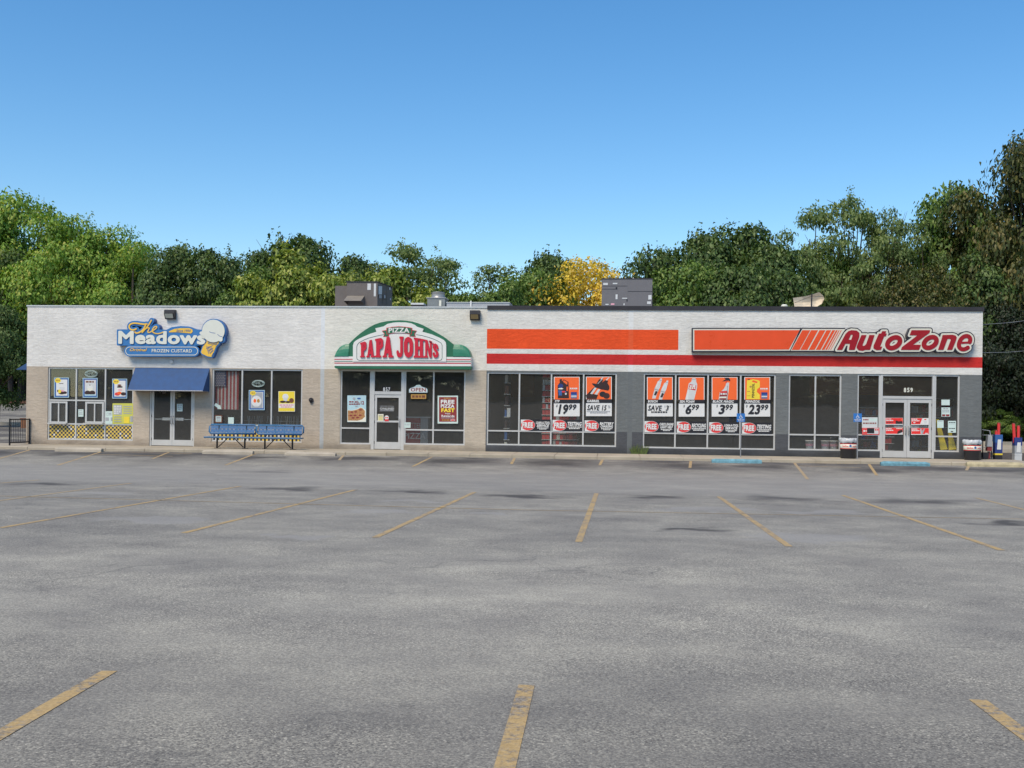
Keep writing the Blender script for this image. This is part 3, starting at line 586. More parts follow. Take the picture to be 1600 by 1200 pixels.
# sliding service windows
for a, c, s in ((75.5, 105, 0), (133, 163.5, 1)):
    xa, xb, za, zb = X(a, 645)+(.05 if s == 0 else 0), X(c, 645)-(.0 if s == 0 else .04), Z(a, 661.5)+.03, zm-.05
    f = MB(); t = .07
    f.box(xa, .0, za, xa+t, .06, zb, M['alu']); f.box(xb-t, .0, za, xb, .06, zb, M['alu']); f.box(xa+t, .0, zb-t, xb-t, .06, zb, M['alu']); f.box(xa+t, .0, za, xb-t, .06, za+t*.7, M['alu'])
    xm = xa+(xb-xa)*.5; f.box(xm-.025, .01, za+t*.7, xm+.025, .055, zb-t, M['alu'])
    o = f.build('service_window', bld); g = MB(); g.box(xa+t, .03, za+.05, xb-t, .035, zb-t, M['glass']); g.build('pane', o)
    g = MB(); g.box(xa-.02, -.13, za-.05, xb+.02, 0.0, za-.01, M['alu']); g.build('shelf', o)
# small fittings on the wall
b = MB(); x, z = FP(269, 564, 0); b.tube([(x, 0, z), (x, -.09, z-.03)], [.05, .07], M['lgray'], 12); b.build('wall_fitting', bld, label='small grey fitting on the white wall under the blue sign')
b = MB(); x, z = FP(486.5, 625, 0); b.tube([(x, 0, z), (x, -.06, z)], .09, M['dark'], 12); b.tube([(x, -.06, z), (x, -.10, z-.04)], .05, M['dark'], 10); b.tube([(x-.0, -.02, z-.02), (x, -.02, z-.12)], .05, M['dark'], 8); b.build('wall_fitting', bld, label='small dark round fitting on the tan wall')
# ------------------------------------------------------------------ blue custard sign
def conv(ox, oy, sc, y):
    def f(u, v): return FP(ox+u/sc, oy+v/sc, y)
    return f
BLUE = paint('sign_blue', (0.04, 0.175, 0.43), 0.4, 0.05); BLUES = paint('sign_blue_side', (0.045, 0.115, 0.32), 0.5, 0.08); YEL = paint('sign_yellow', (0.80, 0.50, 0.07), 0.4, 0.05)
IVORY = paint('sign_ivory', (0.66, 0.68, 0.61), 0.4, 0.03)
SY = -.26; cv = conv(170, 485, 8, SY)
s1 = empty('shop_sign', (*[cv(760, 420)[0]], 0, cv(760, 420)[1]), 'blue custard shop sign with white letters and an ice cream cone at its right end', 'shop sign')
pill = [(262, 508), (1062, 508)]
The = [[(345, 232), (318, 246), (280, 242), (256, 215), (262, 180), (300, 160), (350, 160), (440, 175), (480, 170)], [(470, 168), (440, 235), (400, 270), (350, 288), (332, 272)], [(536, 124), (505, 180), (450, 245), (422, 276)], [(428, 268), (468, 225), (505, 215), (512, 228), (488, 266), (502, 280), (530, 268), (585, 235), (607, 212), (598, 198), (572, 206), (548, 240), (552, 272), (590, 292), (640, 290), (682, 272)]]
The = [chaikin(p) for p in The]
scoop = [('p', [(1312+148*math.cos(a*.2618), 258+148*math.sin(a*.2618)) for a in range(24)]), ('s', [(1160, 285), (1180, 300)], 26), ('s', [(1180, 285), (1300, 330), (1400, 360)], 32), ('s', [(1400, 300), (1402, 365)], 32)]
cone = [('p', [(1205, 300), (1385, 375), (1378, 420), (1345, 455), (1300, 575), (1285, 588), (1230, 580), (1160, 545), (1148, 520), (1172, 450), (1218, 395)])]
back = [('p', [(107, 245), (650, 245), (720, 250), (790, 215), (900, 202), (1000, 208), (1080, 240), (1160, 250), (1240, 300), (1240, 432), (107, 432)]), ('s', pill, 62)]
bi = back+[('s', p, 24) for p in The]+[('p', scoop[0][1])]+[('s', [(1180, 300), (1400, 365)], 38), ('s', [(1405, 290), (1405, 365)], 38), ('p', cone[0][1])]
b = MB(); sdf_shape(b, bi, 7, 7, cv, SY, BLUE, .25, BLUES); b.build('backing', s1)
b = MB()
(lx0, lz0) = cv(122, 420); (lx1, lz1) = cv(1212, 262); b.text('Meadows', lx0, lz0, lx1, lz1, SY-.035, IVORY, .040); b.build('lettering', s1, label='big white word Meadows')
b = MB()
for p in The: sdf_shape(b, [('s', p, (9, 9, 8, 6.5)[The.index(p)])], 0, 3.5, cv, SY-.03-.002*The.index(p), YEL)
b.build('script', s1, label='yellow script word The')
b = MB(); sdf_shape(b, [('p', [(752, 262), (820, 232), (900, 222), (1010, 222), (1046, 240), (1050, 268), (1030, 288), (960, 282), (860, 272), (755, 275)])], 0, 4, cv, SY-.012, YEL)
a0 = cv(845, 268); a1 = cv(1025, 240); b.text('Since 1950', a0[0], a0[1], a1[0], a1[1], SY-.018, M['bluep'], .01, .25); b.build('date_panel', s1)
b = MB(); sdf_shape(b, [('s', pill, 54)], 0, 4, cv, SY-.01, IVORY, cut=[('s', pill, 46)])
a0 = cv(265, 520); a1 = cv(480, 475); b.text('Original', a0[0], a0[1], a1[0], a1[1], SY-.016, YEL, .02, .3)
a0 = cv(538, 524); a1 = cv(1042, 486); b.text('FROZEN CUSTARD', a0[0], a0[1], a1[0], a1[1], SY-.016, IVORY, .02); b.build('lower_lettering', s1)
b = MB(); sdf_shape(b, cone, -6, 4, cv, SY-.012, YEL)
for k in range(4): b_ = [('s', [(1222+k*22, 478+k*30), (1300+k*4-0, 440+k*30)], 3)]; sdf_shape(b, b_, 0, 3, cv, SY-.018-.001*k, M['bluep'])
for k in range(4): sdf_shape(b, [('s', [(1225+k*18-k*2, 450+k*0), (1250+k*18, 540-k*12)], 3)], 0, 3, cv, SY-.023-.001*k, M['bluep'])
for k in range(3): sdf_shape(b, [('s', [(1240, 378+k*17), (1360, 402+k*17-k*2)], 2.6)], 0, 3, cv, SY-.028-.001*k, M['bluep'])
b.build('cone', s1)
b = MB(); sdf_shape(b, scoop, -6, 4, cv, SY-.046, IVORY)
for p in ([(1262, 268), (1290, 280), (1335, 286)], [(1365, 300), (1390, 322), (1425, 330)]): sdf_shape(b, [('s', p, 3)], 0, 3, cv, SY-.050, M['bluep'])
b.build('ice_cream_scoop', s1)
# ------------------------------------------------------------------ green and red pizza sign
GRN = paint('sign_green', (0.022, 0.135, 0.07), 0.45, 0.1); GRN2 = paint('sign_green_dome', (0.032, 0.19, 0.11), 0.35, 0.15, sc=5); PW = paint('sign_white', (0.70, 0.71, 0.68), 0.4, 0.03); PR = paint('sign_red', (0.55, 0.018, 0.04), 0.4, 0.05)
SY = -.42; cv = conv(510, 490, 6.6667, SY); ax = lambda q: [cv(*p) for p in q]
s2 = empty('shop_sign', (cv(795, 560)[0], 0, cv(795, 570)[1]), 'pizza shop sign with red letters, a green arch and green domed ends', 'shop sign')
arch = [(232, 450), (235, 315), (265, 283), (300, 250), (350, 208), (400, 172), (450, 140), (500, 114), (560, 93), (620, 80), (700, 72), (780, 70), (840, 74), (900, 84), (950, 98), (1000, 118), (1050, 144), (1100, 173), (1160, 206), (1220, 242), (1275, 284), (1322, 322), (1320, 452)]
b = MB(); b.ext(list(reversed(ax(arch))), SY, 0, GRN); b.build('green_arch', s2)
b = MB(); b.ext(list(reversed(ax([(85, 447), (235, 447), (1320, 452), (1505, 452), (1505, 548), (85, 545)]))), SY-.02, 0, PW)
b.ext(list(reversed(ax([(85, 545), (1505, 548), (1505, 575), (1490, 580), (100, 572), (85, 562)]))), SY-.01, 0, GRN)
for (xa, xb, y0, y1, mm, k) in ((85, 275, 472, 480, PR, 1), (1252, 1505, 476, 485, PR, 1), (85, 275, 494, 500, GRN, 2), (1252, 1505, 498, 504, GRN, 2), (85, 1505, 511, 520, PR, 3)):
    b.flat(list(reversed(ax([(xa, y0), (xb, y0+(3 if k == 3 else 0)), (xb, y1+(3 if k == 3 else 0)), (xa, y1)]))), SY-.026, mm)
b.build('striped_band', s2)
for sgn, pts, xi in ((0, [(235, 447), (85, 447), (90, 420), (98, 398), (112, 373), (130, 350), (158, 330), (190, 318), (235, 315)], 235), (1, [(1320, 452), (1320, 320), (1390, 320), (1425, 330), (1450, 345), (1474, 366), (1490, 390), (1500, 420), (1505, 452)], 1320)):
    b = MB(); q = ax(pts); q = q if sgn else q; b.ext(list(reversed(q)) if sgn else list(reversed(q)), SY+.10, 0, GRN2)
    # rounded front of the dome
    zc0 = cv(xi, 450)[1]; prof = q[1:] if not sgn else q[1:]
    for i in range(len(prof)-1):
        for k in range(5):
            def pt(p, t): return (p[0], SY+.10-.14*math.sin(t*math.pi/2), zc0+(p[1]-zc0)*math.cos(t*math.pi/2*.98))
            b.face([pt(prof[i], k/5), pt(prof[i+1], k/5), pt(prof[i+1], (k+1)/5), pt(prof[i], (k+1)/5)], GRN2, True)
    b.build('dome_end', s2)
pan = [(280, 500), (280, 330), (290, 300), (310, 282), (345, 262), (400, 236), (460, 211), (524, 190), (512, 155), (598, 135), (640, 108), (700, 95), (760, 91), (830, 93), (885, 102), (925, 120), (945, 137), (1015, 160), (1002, 190), (1100, 217), (1180, 252), (1225, 276), (1245, 300), (1250, 330), (1250, 500)]
b = MB(); b.ext(list(reversed(ax(pan))), SY-.05, SY+.05, PW)
inl = [(345, 487), (325, 478), (320, 460), (320, 345), (328, 322), (345, 302), (400, 273), (450, 254), (520, 236), (600, 219)]
inr = [(935, 219), (1000, 230), (1060, 246), (1120, 266), (1165, 288), (1195, 306), (1208, 330), (1208, 462), (1203, 480), (1185, 490), (345, 487)]
sdf_shape(b, [('s', inl, 2.4), ('s', inr, 2.4)], 0, 3.2, cv, SY-.056, paint('sign_dark_green', (0.03, 0.10, 0.09), .5)); b.build('white_panel', s2)
b = MB(); 
for q, k in (([(580, 180), (655, 168), (655, 240), (595, 243), (606, 212)], 0), ([(875, 168), (945, 180), (925, 212), (932, 243), (868, 238)], 0), ([(628, 150), (690, 139), (760, 134), (830, 139), (897, 150), (892, 217), (830, 207), (760, 203), (690, 207), (633, 219)], 1)):
    b.ext(list(reversed(ax(q))), SY-.062-.008*k, SY-.05, PR); c_ = (sum(p[0] for p in q)/len(q), sum(p[1] for p in q)/len(q))
    q2 = [(p[0]+(6 if p[0] < c_[0] else -6), p[1]+(5 if p[1] < c_[1] else -5)) for p in q]; b.flat(list(reversed(ax(q2))), SY-.066-.008*k, GRN)
a0 = cv(652, 200); a1 = cv(868, 150); b.text('PIZZA', a0[0], a0[1], a1[0], a1[1], SY-.080, PW, .03)
for i, (xa, xb) in enumerate(((655, 690), (703, 718), (730, 770), (780, 820), (828, 868))): pass
b.build('ribbon', s2)
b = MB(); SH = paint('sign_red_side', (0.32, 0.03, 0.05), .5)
def top(u): return 318-78*math.sin(max(0, min(1, (u-330)/860))*math.pi)**0.85
GL = {'P': (58, [('p', [(10, 0), (34, 0), (34, 100), (10, 100)]), ('p', [(2, 0), (43, 0), (43, 10), (2, 10)]), ('p', [(2, 90), (20, 90), (20, 100), (2, 100)]), ('s', [(28, 91), (40, 91), (48, 84), (48, 60), (40, 52), (28, 52)], 9)]),
 'A': (64, [('p', [(6, 0), (20, 0), (42, 100), (24, 100)]), ('p', [(38, 0), (58, 0), (42, 100), (24, 100)]), ('p', [(14, 20), (48, 20), (46, 34), (17, 34)]), ('p', [(0, 0), (25, 0), (25, 9), (0, 9)]), ('p', [(34, 0), (64, 0), (64, 9), (34, 9)])]),
 'J': (62, [('p', [(34, 20), (56, 20), (56, 100), (34, 100)]), ('p', [(26, 90), (62, 90), (62, 100), (26, 100)]), ('s', [(45, 24), (42, 14), (30, 10), (16, 13), (11, 25)], 10)]),
 'O': (60, [('s', [(30, 89), (18, 84), (12, 70), (12, 30), (18, 16), (30, 11), (42, 16), (48, 30), (48, 70), (42, 84), (30, 89)], 11.5)]),
 'H': (70, [('p', [(8, 0), (29, 0), (29, 100), (8, 100)]), ('p', [(41, 0), (62, 0), (62, 100), (41, 100)]), ('p', [(20, 42), (50, 42), (50, 57), (20, 57)])]+[('p', [(a, b), (a+36, b), (a+36, b+9), (a, b+9)]) for a in (0, 35) for b in (0, 91)]),
 'N': (66, [('p', [(8, 0), (22, 0), (22, 100), (8, 100)]), ('p', [(46, 0), (60, 0), (60, 100), (46, 100)]), ('p', [(8, 100), (27, 100), (60, 0), (42, 0)]), ('p', [(0, 0), (30, 0), (30, 9), (0, 9)]), ('p', [(0, 91), (16, 91), (16, 100), (0, 100)]), ('p', [(38, 91), (66, 91), (66, 100), (38, 100)])]),
 'S': (56, [('s', [(43, 72), (38, 87), (26, 90), (14, 84), (12, 70), (22, 57), (36, 46), (44, 32), (42, 16), (30, 10), (16, 14), (11, 27)], 10.5)])}
for ch, xa, xb in (('P', 354, 424), ('A', 422, 508), ('P', 508, 598), ('A', 590, 702), ('J', 733, 808), ('O', 812, 908), ('H', 914, 1022), ('N', 1024, 1108), ('S', 1110, 1174)):
    wd_, its = GL[ch]
    def wp(u, v, xa=xa, xb=xb, wd_=wd_):
        xx = xa+u/wd_*(xb-xa); bt = 458+(xx-700)*.006; tp = top(xx)+(14 if xx > 1105 else 0); return cv(xx, bt+(tp-bt)*v/100)
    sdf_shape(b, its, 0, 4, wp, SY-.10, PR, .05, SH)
q = ax([(1114, 305), (1123, 308), (1119, 328), (1112, 322)]); b.flat(list(reversed(q)), SY-.104, PR)
b.build('lettering', s2, label='red slab letters of the name')
# ------------------------------------------------------------------ long orange and red sign
SY = -.24; cv = conv(1220, 490, 5, SY); cw = conv(1060, 490, 6.6667, SY); ORG = paint('sign_orange', (0.72, 0.078, 0.018), 0.3, 0.06); DRD = paint('sign_dark_red', (0.30, 0.006, 0.012), 0.35, 0.08); INK = paint('sign_black_edge', (0.02, 0.02, 0.035), .4); CRM = paint('sign_cream', (0.62, 0.61, 0.52), .4, .03)
s3 = empty('shop_sign', (cv(300, 290)[0], 0, cv(300, 290)[1]), 'long orange sign with slanted bars and dark red italic letters', 'shop sign')
cw2 = lambda u, v: cw(u, v)
b = MB(); b.ext([cw(*p) for p in ((140, 400), (1165, 397), (1280, 148), (140, 148))], SY, -.02, INK)
b.flat([cw(*p) for p in ((152, 389), (1160, 386), (1268, 160), (152, 160))], SY-.006, CRM)
b.flat([cw(*p) for p in ((166, 376), (1150, 374), (1262, 173), (166, 173))], SY-.012, ORG); b.build('orange_box', s3)
b = MB(); b.ext([cv(*p) for p in ((70, 297), (420, 297), (505, 112), (165, 110))], SY, -.02, INK)
b.flat([cv(*p) for p in ((76, 290), (428, 290), (502, 121), (168, 119))], SY-.006, CRM)
for x0, wd in ((84, 62), (152, 55), (218, 46), (273, 36), (318, 22), (347, 13), (368, 7), (386, 5)):
    b.flat([cv(*p) for p in ((x0, 283), (x0+wd, 283), (x0+wd+84, 130), (x0+84, 130))], SY-.012, ORG)
b.build('slanted_bars', s3)
def ellp(cx, cy, rx, ry, sh=.42, a0=0, a1=360, n=28):
    return [(cx+rx*math.cos(rad(a0+(a1-a0)*k/n))-sh*ry*math.sin(rad(a0+(a1-a0)*k/n)), cy+ry*math.sin(rad(a0+(a1-a0)*k/n))) for k in range(n+1)]
az = [('p', [(436, 284), (478, 284), (502, 236), (538, 236), (530, 284), (575, 284), (612, 180), (612, 150), (590, 133), (550, 130), (525, 138), (505, 158)]),
      ('p', [(628, 168), (668, 168), (640, 236), (636, 252), (650, 252), (664, 240), (690, 168), (730, 168), (695, 284), (655, 284), (640, 291), (608, 288), (590, 268), (594, 248)]),
      ('p', [(790, 138), (822, 138), (814, 156), (826, 156), (818, 178), (805, 178), (778, 248), (774, 258), (790, 258), (780, 284), (745, 286), (722, 272), (722, 252), (755, 178), (765, 156), (782, 156)]),
      ('s', ellp(880, 228, 46, 42), 18),
      ('p', [(1020, 130), (1165, 130), (1158, 152), (1030, 244), (1092, 244), (1078, 284), (936, 284), (944, 262), (1066, 170), (1004, 170)]),
      ('s', ellp(1165, 226, 46, 42), 18),
      ('p', [(1262, 168), (1340, 166), (1362, 172), (1372, 186), (1368, 204), (1336, 284), (1296, 284), (1326, 206), (1322, 198), (1300, 198), (1268, 284), (1226, 284), (1252, 205)]),
      ('s', chaikin([(1474, 222), (1480, 196), (1462, 176), (1432, 176), (1404, 198), (1388, 236), (1390, 264), (1412, 281), (1440, 278), (1458, 266)]), 16), ('s', [(1400, 229), (1472, 226)], 8)]
b = MB(); sdf_shape(b, az, 22, 5, cv, SY-.02, INK, .22); sdf_shape(b, az, 14, 4, cv, SY-.03, CRM); b.build('letter_backing', s3)
b = MB()
hole = [('p', [(528, 205), (548, 205), (560, 170), (556, 165), (546, 165)])]
sdf_shape(b, az, 0, 2.5, cv, SY-.045, DRD, .015, cut=hole); b.build('lettering', s3, label='dark red italic letters of the shop name')
# ------------------------------------------------------------------ awnings, wall lamps
AWN = paint('awning_canvas', (0.028, 0.080, 0.205), 0.75, 0.18, sc=4, bmp=.3)
def awning():
    y1 = -.66; tl = FP(211.5, 574.5, 0); tr = FP(327.5, 575.5, 0); zb = FP(260, 610.5, y1)[1]; xa, xb, zt = tl[0], tr[0], tl[1]
    a = empty('awning', ((xa+xb)/2, 0, zb), 'blue canvas awning over the custard shop double door', 'awning')
    b = MB(); n = 24; m = 6
    def P(u, v):
        x = xa+(xb-xa)*u; s = .012*math.sin(u*3.14159*5)**2*math.sin(v*3.14)+.01*mnoise.noise(Vector((u*6, v*3, 0))); return (x, y1*v, zt+(zb-zt)*v-s)
    for i in range(n):
        for j in range(m): b.face([P(i/n, (j+1)/m), P((i+1)/n, (j+1)/m), P((i+1)/n, j/m), P(i/n, j/m)], AWN, True)
    b.build('canopy', a)
    for x, q in ((xa, 0), (xb, 1)):
        b = MB(); b.face([(x, -.002, zt-.01), (x, y1, zb), (x, -.002, zb)], AWN); b.build('side_panel', a)
    b = MB()
    b.tube([(xa, y1, zb), (xb, y1, zb)], .018, M['alu_d']); b.tube([(xa+.02, y1, zb), (xa+.02, -.01, zb)], .015, M['alu_d']); b.tube([(xb-.02, y1, zb), (xb-.02, -.01, zb)], .015, M['alu_d']); b.build('frame', a)
    x, z = FP(257.5, 611, -.2); b = MB(); b.tube([(x, -.2, z+.1), (x, -.28, z-.02), (x+.03, -.36, z-.07)], [.05, .06, .07], M['dark'], 10); b.build('lamp', a)
awning()
b = MB(); x = X0; z0, z1 = Z(40, 577.5), Z(42, 566)
b.face([(x-.003, .1, z1), (x-.52, .1, z0), (x-.52, 2.6, z0), (x-.003, 2.6, z1)], AWN); b.face([(x-.003, .1, z1), (x-.003, .1, z0), (x-.52, .1, z0)], AWN); b.face([(x-.003, 2.6, z1), (x-.52, 2.6, z0), (x-.003, 2.6, z0)], AWN)
b.build('awning', origin=(x-.25, 1.3, z0), label='small blue awning corner on the left side wall of the building', cat='awning')
def wallpack(px0, px1, py0, py1, lens, label):
    x0, x1, z0, z1 = X(px0, py1), X(px1, py1), Z(px0, py1), Z(px0, py0); D = -.24
    a = empty('wall_lamp', ((x0+x1)/2, 0, z0), label, 'wall lamp', 'lamps high on the white wall')
    b = MB(); zm_ = z0+(z1-z0)*.58
    b.mesh([(x0, 0, z0), (x1, 0, z0), (x1, 0, z1), (x0, 0, z1), (x0, D*.55, z0), (x1, D*.55, z0), (x1, D, zm_), (x0, D, zm_), (x0, D*.95, z1-.03), (x1, D*.95, z1-.03), (x1, D*.7, z1), (x0, D*.7, z1)],
           [(0, 1, 5, 4), (4, 5, 6, 7), (7, 6, 9, 8), (8, 9, 10, 11), (11, 10, 2, 3), (0, 4, 7, 8, 11, 3), (1, 2, 10, 9, 6, 5)], M['dark']); b.build('housing', a)
    b = MB(); d = .035
    def q(x, z, o): t = (z-z0)/(zm_-z0); return (x, D*.55+(D-D*.55)*t-o, z)
    b.face([q(x0+d, z0+d, .006), q(x1-d*1.6, z0+d, .006), q(x1-d*1.6, zm_-.01, .006), q(x0+d, zm_-.01, .006)], lens); b.build('lens', a)
wallpack(260, 275.5, 484.5, 499, paint('lamp_lens', (0.42, 0.42, 0.36), .3), 'dark wall lamp with a pale lens above the blue custard sign')
wallpack(735, 750.5, 485.5, 500.5, paint('lamp_lens_amber', (0.26, 0.19, 0.09), .3), 'dark wall lamp with a brownish lens right of the pizza sign')
# ------------------------------------------------------------------ posters and stickers
READ = {'STP', 'GABRIEL', 'BOSCH', 'SEA FOAM', 'BLACK MAGIC', 'PENNZOIL', '$', '19', '99', '6', '3', '23', 'SAVE 15', '%', 'SAVE', 'FREE', 'TESTING', 'BATTERY', 'CHARGING', 'CHECK ENGINE', 'LIGHT HELP', 'RECYCLING', 'LOAN-A-TOOL', 'SERVICE',
        'XL', '12', 'PIZZA', 'FAST', 'Papa', 'Rewards', 'OPEN', 'ORDER PIZZA', 'ONLINE!', 'EARN', '.00'}
def poster(name, label, cat, px, py, sc, layers, y=.03, group=None, th=.006, part_kind=None):
    """layers in local units (u right, v down), px,py = top left corner, sc units per photo pixel"""
    cvv = conv(px, py, sc, y); b = MB(); k = 0; cs = []
    for l in layers:
        yy = y-.0006*k; k += 1
        if l[0] == 'b':       # body with thickness
            u0, v0, u1, v1 = l[1]; p = [cvv(u0, v1), cvv(u1, v1), cvv(u1, v0), cvv(u0, v0)]; b.ext(p, y, y+th, l[2]); cs = p
        elif l[0] == 'r': u0, v0, u1, v1 = l[1]; b.flat([cvv(u0, v1), cvv(u1, v1), cvv(u1, v0), cvv(u0, v0)], yy, l[2])
        elif l[0] == 'p': b.flat(list(reversed([cvv(*q) for q in l[1]])), yy, l[2])
        elif l[0] == 'e': u, v, ru, rv = l[1]; b.flat(list(reversed([cvv(u+ru*math.cos(a*.2618), v+rv*math.sin(a*.2618)) for a in range(24)])), yy, l[2])
        elif l[0] == 't' and l[1] not in READ:      # print too small to read in the photo: short dashes
            u0, v0, u1, v1 = l[2]; rr = random.Random(l[1]); u = u0
            while u < u1-4:
                w_ = min(rr.uniform(.5, 1.6)*(v1-v0)+8, u1-u); b.flat([cvv(u, v1), cvv(u+w_, v1), cvv(u+w_, v0), cvv(u, v0)], yy, l[3]); u += w_+max(5, .35*(v1-v0))
        elif l[0] == 't':
            u0, v0, u1, v1 = l[2]; p = cvv(u0, v1); q = cvv(u1, v0); o = l[4] if len(l) > 4 else {}
            if o.get('vert'):
                A = cvv(u0, v1); B = cvv(u1, v0); b.text(l[1], 0, 0, 1, 1, yy, l[3], o.get('bold', .02), warp=lambda s_, t_: (B[0]+(A[0]-B[0])*t_, A[1]+(B[1]-A[1])*s_))
            else: b.text(l[1], p[0], p[1], q[0], q[1], yy, l[3], o.get('bold', .02), o.get('sh', 0), res=2)
    o0 = ((cs[0][0]+cs[1][0])/2, y, cs[0][1]) if cs else (0, 0, 0)
    return b.build(name, origin=o0, label=label, cat=cat, group=group)
W_, K_, OR, RD, GY_ = M['white'], M['black'], M['orangep'], M['redp'], M['grayp']
IT = dict(sh=.22, bold=.045)
def azp(px, py, brand, art, price, label, bw):
    ly = [('b', (0, 0, 485, 740), W_), ('r', (14, 10, 472, 424), OR)]+art+[('r', (0, 424, 485, 494), K_), ('t', brand, (18, 434, 18+bw, 480), W_, IT)]+price
    poster('price_poster', label, 'poster', px, py, 12, ly, group='orange and white price posters in the windows')
def price(a, bstr, x0, xs_, w1, w2):
    return [('t', '$', (x0, 520, x0+32, 570), K_, dict(sh=.2, bold=.0)), ('t', a, (x0+40, 515, x0+40+w1, 698), K_, dict(sh=.2, bold=.04)), ('t', bstr, (x0+45+w1, 515, x0+45+w1+w2, 618), K_, dict(sh=.2, bold=.03))]
fil = [('r', (318, 285, 432, 405), M['navy']), ('r', (318, 325, 432, 352), M['bluep']), ('r', (322, 352, 428, 372), W_), ('r', (322, 385, 428, 396), GY_), ('t', 'with filter', (300, 205, 440, 230), W_), ('r', (300, 240, 440, 243), W_)]
azp(865.4, 588.8, 'STP', [('p', [(75, 405), (70, 160), (110, 110), (107, 45), (150, 40), (155, 85), (185, 45), (275, 95), (285, 405)], M['choc']), ('p', [(185, 60), (255, 100), (250, 150), (175, 95)], OR), ('r', (237, 185, 262, 265), OR), ('e', (128, 170, 48, 42), M['navy']), ('p', [(80, 215), (150, 205), (180, 225), (150, 235), (85, 232)], M['cream']), ('p', [(80, 250), (230, 270), (230, 290), (80, 290)], M['bluep']), ('r', (150, 265, 212, 292), RD), ('r', (90, 290, 150, 350), M['bluep']), ('e', (225, 318, 18, 20), M['lgray'])]+fil, price('19', '99', 40, 0, 195, 145), 'price poster with a dark oil jug and 19.99, left of the save 15 poster', 90)
azp(915.5, 588.5, 'GABRIEL', [('p', [(10, 400), (0, 350), (160, 190), (240, 60), (280, 30), (330, 60), (300, 110), (370, 60), (420, 80), (405, 120), (440, 180), (440, 230), (420, 265), (280, 240), (200, 210), (120, 320), (230, 340), (200, 420), (20, 420)], M['choc']), ('p', [(110, 125), (175, 130), (260, 180), (190, 200), (130, 160)], K_), ('p', [(80, 320), (165, 200), (200, 215), (120, 330)], M['lgray']), ('p', [(160, 330), (230, 230), (270, 240), (210, 340)], M['lgray']), ('p', [(270, 45), (320, 5), (330, 12), (290, 60)], M['lgray']), ('p', [(370, 60), (430, 12), (440, 20), (390, 75)], M['lgray']), ('e', (315, 330, 62, 52), K_), ('e', (385, 360, 62, 55), M['choc']), ('p', [(215, 130), (300, 45), (312, 52), (225, 140)], GY_)],
    [('t', 'SAVE 15', (22, 535, 390, 632), K_, dict(sh=.2, bold=.03)), ('t', '%', (410, 535, 460, 590), GY_), ('t', 'when you buy any two or more', (20, 645, 460, 660), GY_), ('t', 'see store for details', (75, 668, 400, 685), GY_)], 'price poster with dark shock absorbers and SAVE 15%', 235)
def plug(dx, dy): return [('p', [(x+dx, y+dy) for x, y in ((255, 25), (285, 30), (280, 70), (262, 130), (245, 200), (225, 230), (185, 330), (160, 405), (100, 405), (105, 360), (140, 240), (150, 200), (205, 80), (235, 62))], M['lgray']), ('p', [(x+dx, y+dy) for x, y in ((165, 260), (205, 275), (170, 350), (130, 340))], M['dark']), ('p', [(x+dx, y+dy) for x, y in ((215, 90), (230, 95), (180, 200), (165, 195))], W_), ('r', (240+dx, 60+dy, 275+dx, 72+dy), GY_), ('p', [(x+dx, y+dy) for x, y in ((140, 215), (225, 240), (218, 262), (135, 236))], GY_)]
azp(1010.8, 589, 'BOSCH', plug(0, 0)+plug(125, 42)[:0]+[l if l[0] == 'r' else l for l in plug(118, 38)], [('t', 'SAVE', (18, 535, 285, 632), K_, dict(sh=.2, bold=.03)), ('t', '$', (325, 535, 350, 570), GY_), ('t', '3', (352, 535, 412, 632), K_, dict(sh=.2, bold=.03)), ('t', '.00', (415, 538, 450, 555), GY_), ('t', 'off when you buy 4', (80, 645, 380, 672), K_, dict(sh=.1))], 'price poster with two grey spark plugs and SAVE $3', 185)
azp(1060.4, 589.3, 'SEA FOAM', [('p', [(250, 30), (262, 18), (305, 20), (328, 35), (330, 90), (348, 130), (345, 200), (290, 424), (122, 424), (170, 220), (190, 120), (240, 80)], M['lgray']), ('p', [(190, 205), (180, 235), (130, 424), (175, 424)], W_), ('p', [(208, 130), (330, 155), (312, 250), (185, 225)], PR), ('t', 'SEA', (212, 150, 320, 185), W_, dict(bold=.03)), ('t', 'FOAM', (200, 190, 310, 222), M['cream'], dict(bold=.03)), ('r', (240, 40, 325, 46), GY_)], price('6', '99', 85, 0, 115, 140), 'price poster with a white bottle and 6.99', 280)
azp(1112, 589.2, 'BLACK MAGIC', [('p', [(275, 100), (330, 105), (318, 260), (290, 424), (130, 424), (150, 290), (225, 225), (262, 160)], M['lgray']), ('p', [(290, 160), (305, 160), (300, 420), (270, 420)], GY_), ('p', [(230, 12), (320, 12), (345, 40), (352, 80), (300, 62), (280, 90), (262, 78), (195, 80), (260, 40)], K_), ('p', [(262, 60), (278, 60), (285, 110), (268, 120)], RD), ('p', [(165, 265), (290, 255), (300, 300), (285, 360), (145, 365)], M['maroon']), ('p', [(170, 270), (285, 262), (290, 285), (160, 300)], RD), ('t', 'MAGIC', (165, 300, 280, 330), W_, dict(bold=.03)), ('r', (145, 370, 275, 395), M['cream']), ('r', (145, 395, 270, 420), M['maroon'])], price('3', '99', 85, 0, 130, 140), 'price poster with a spray bottle and 3.99', 400)
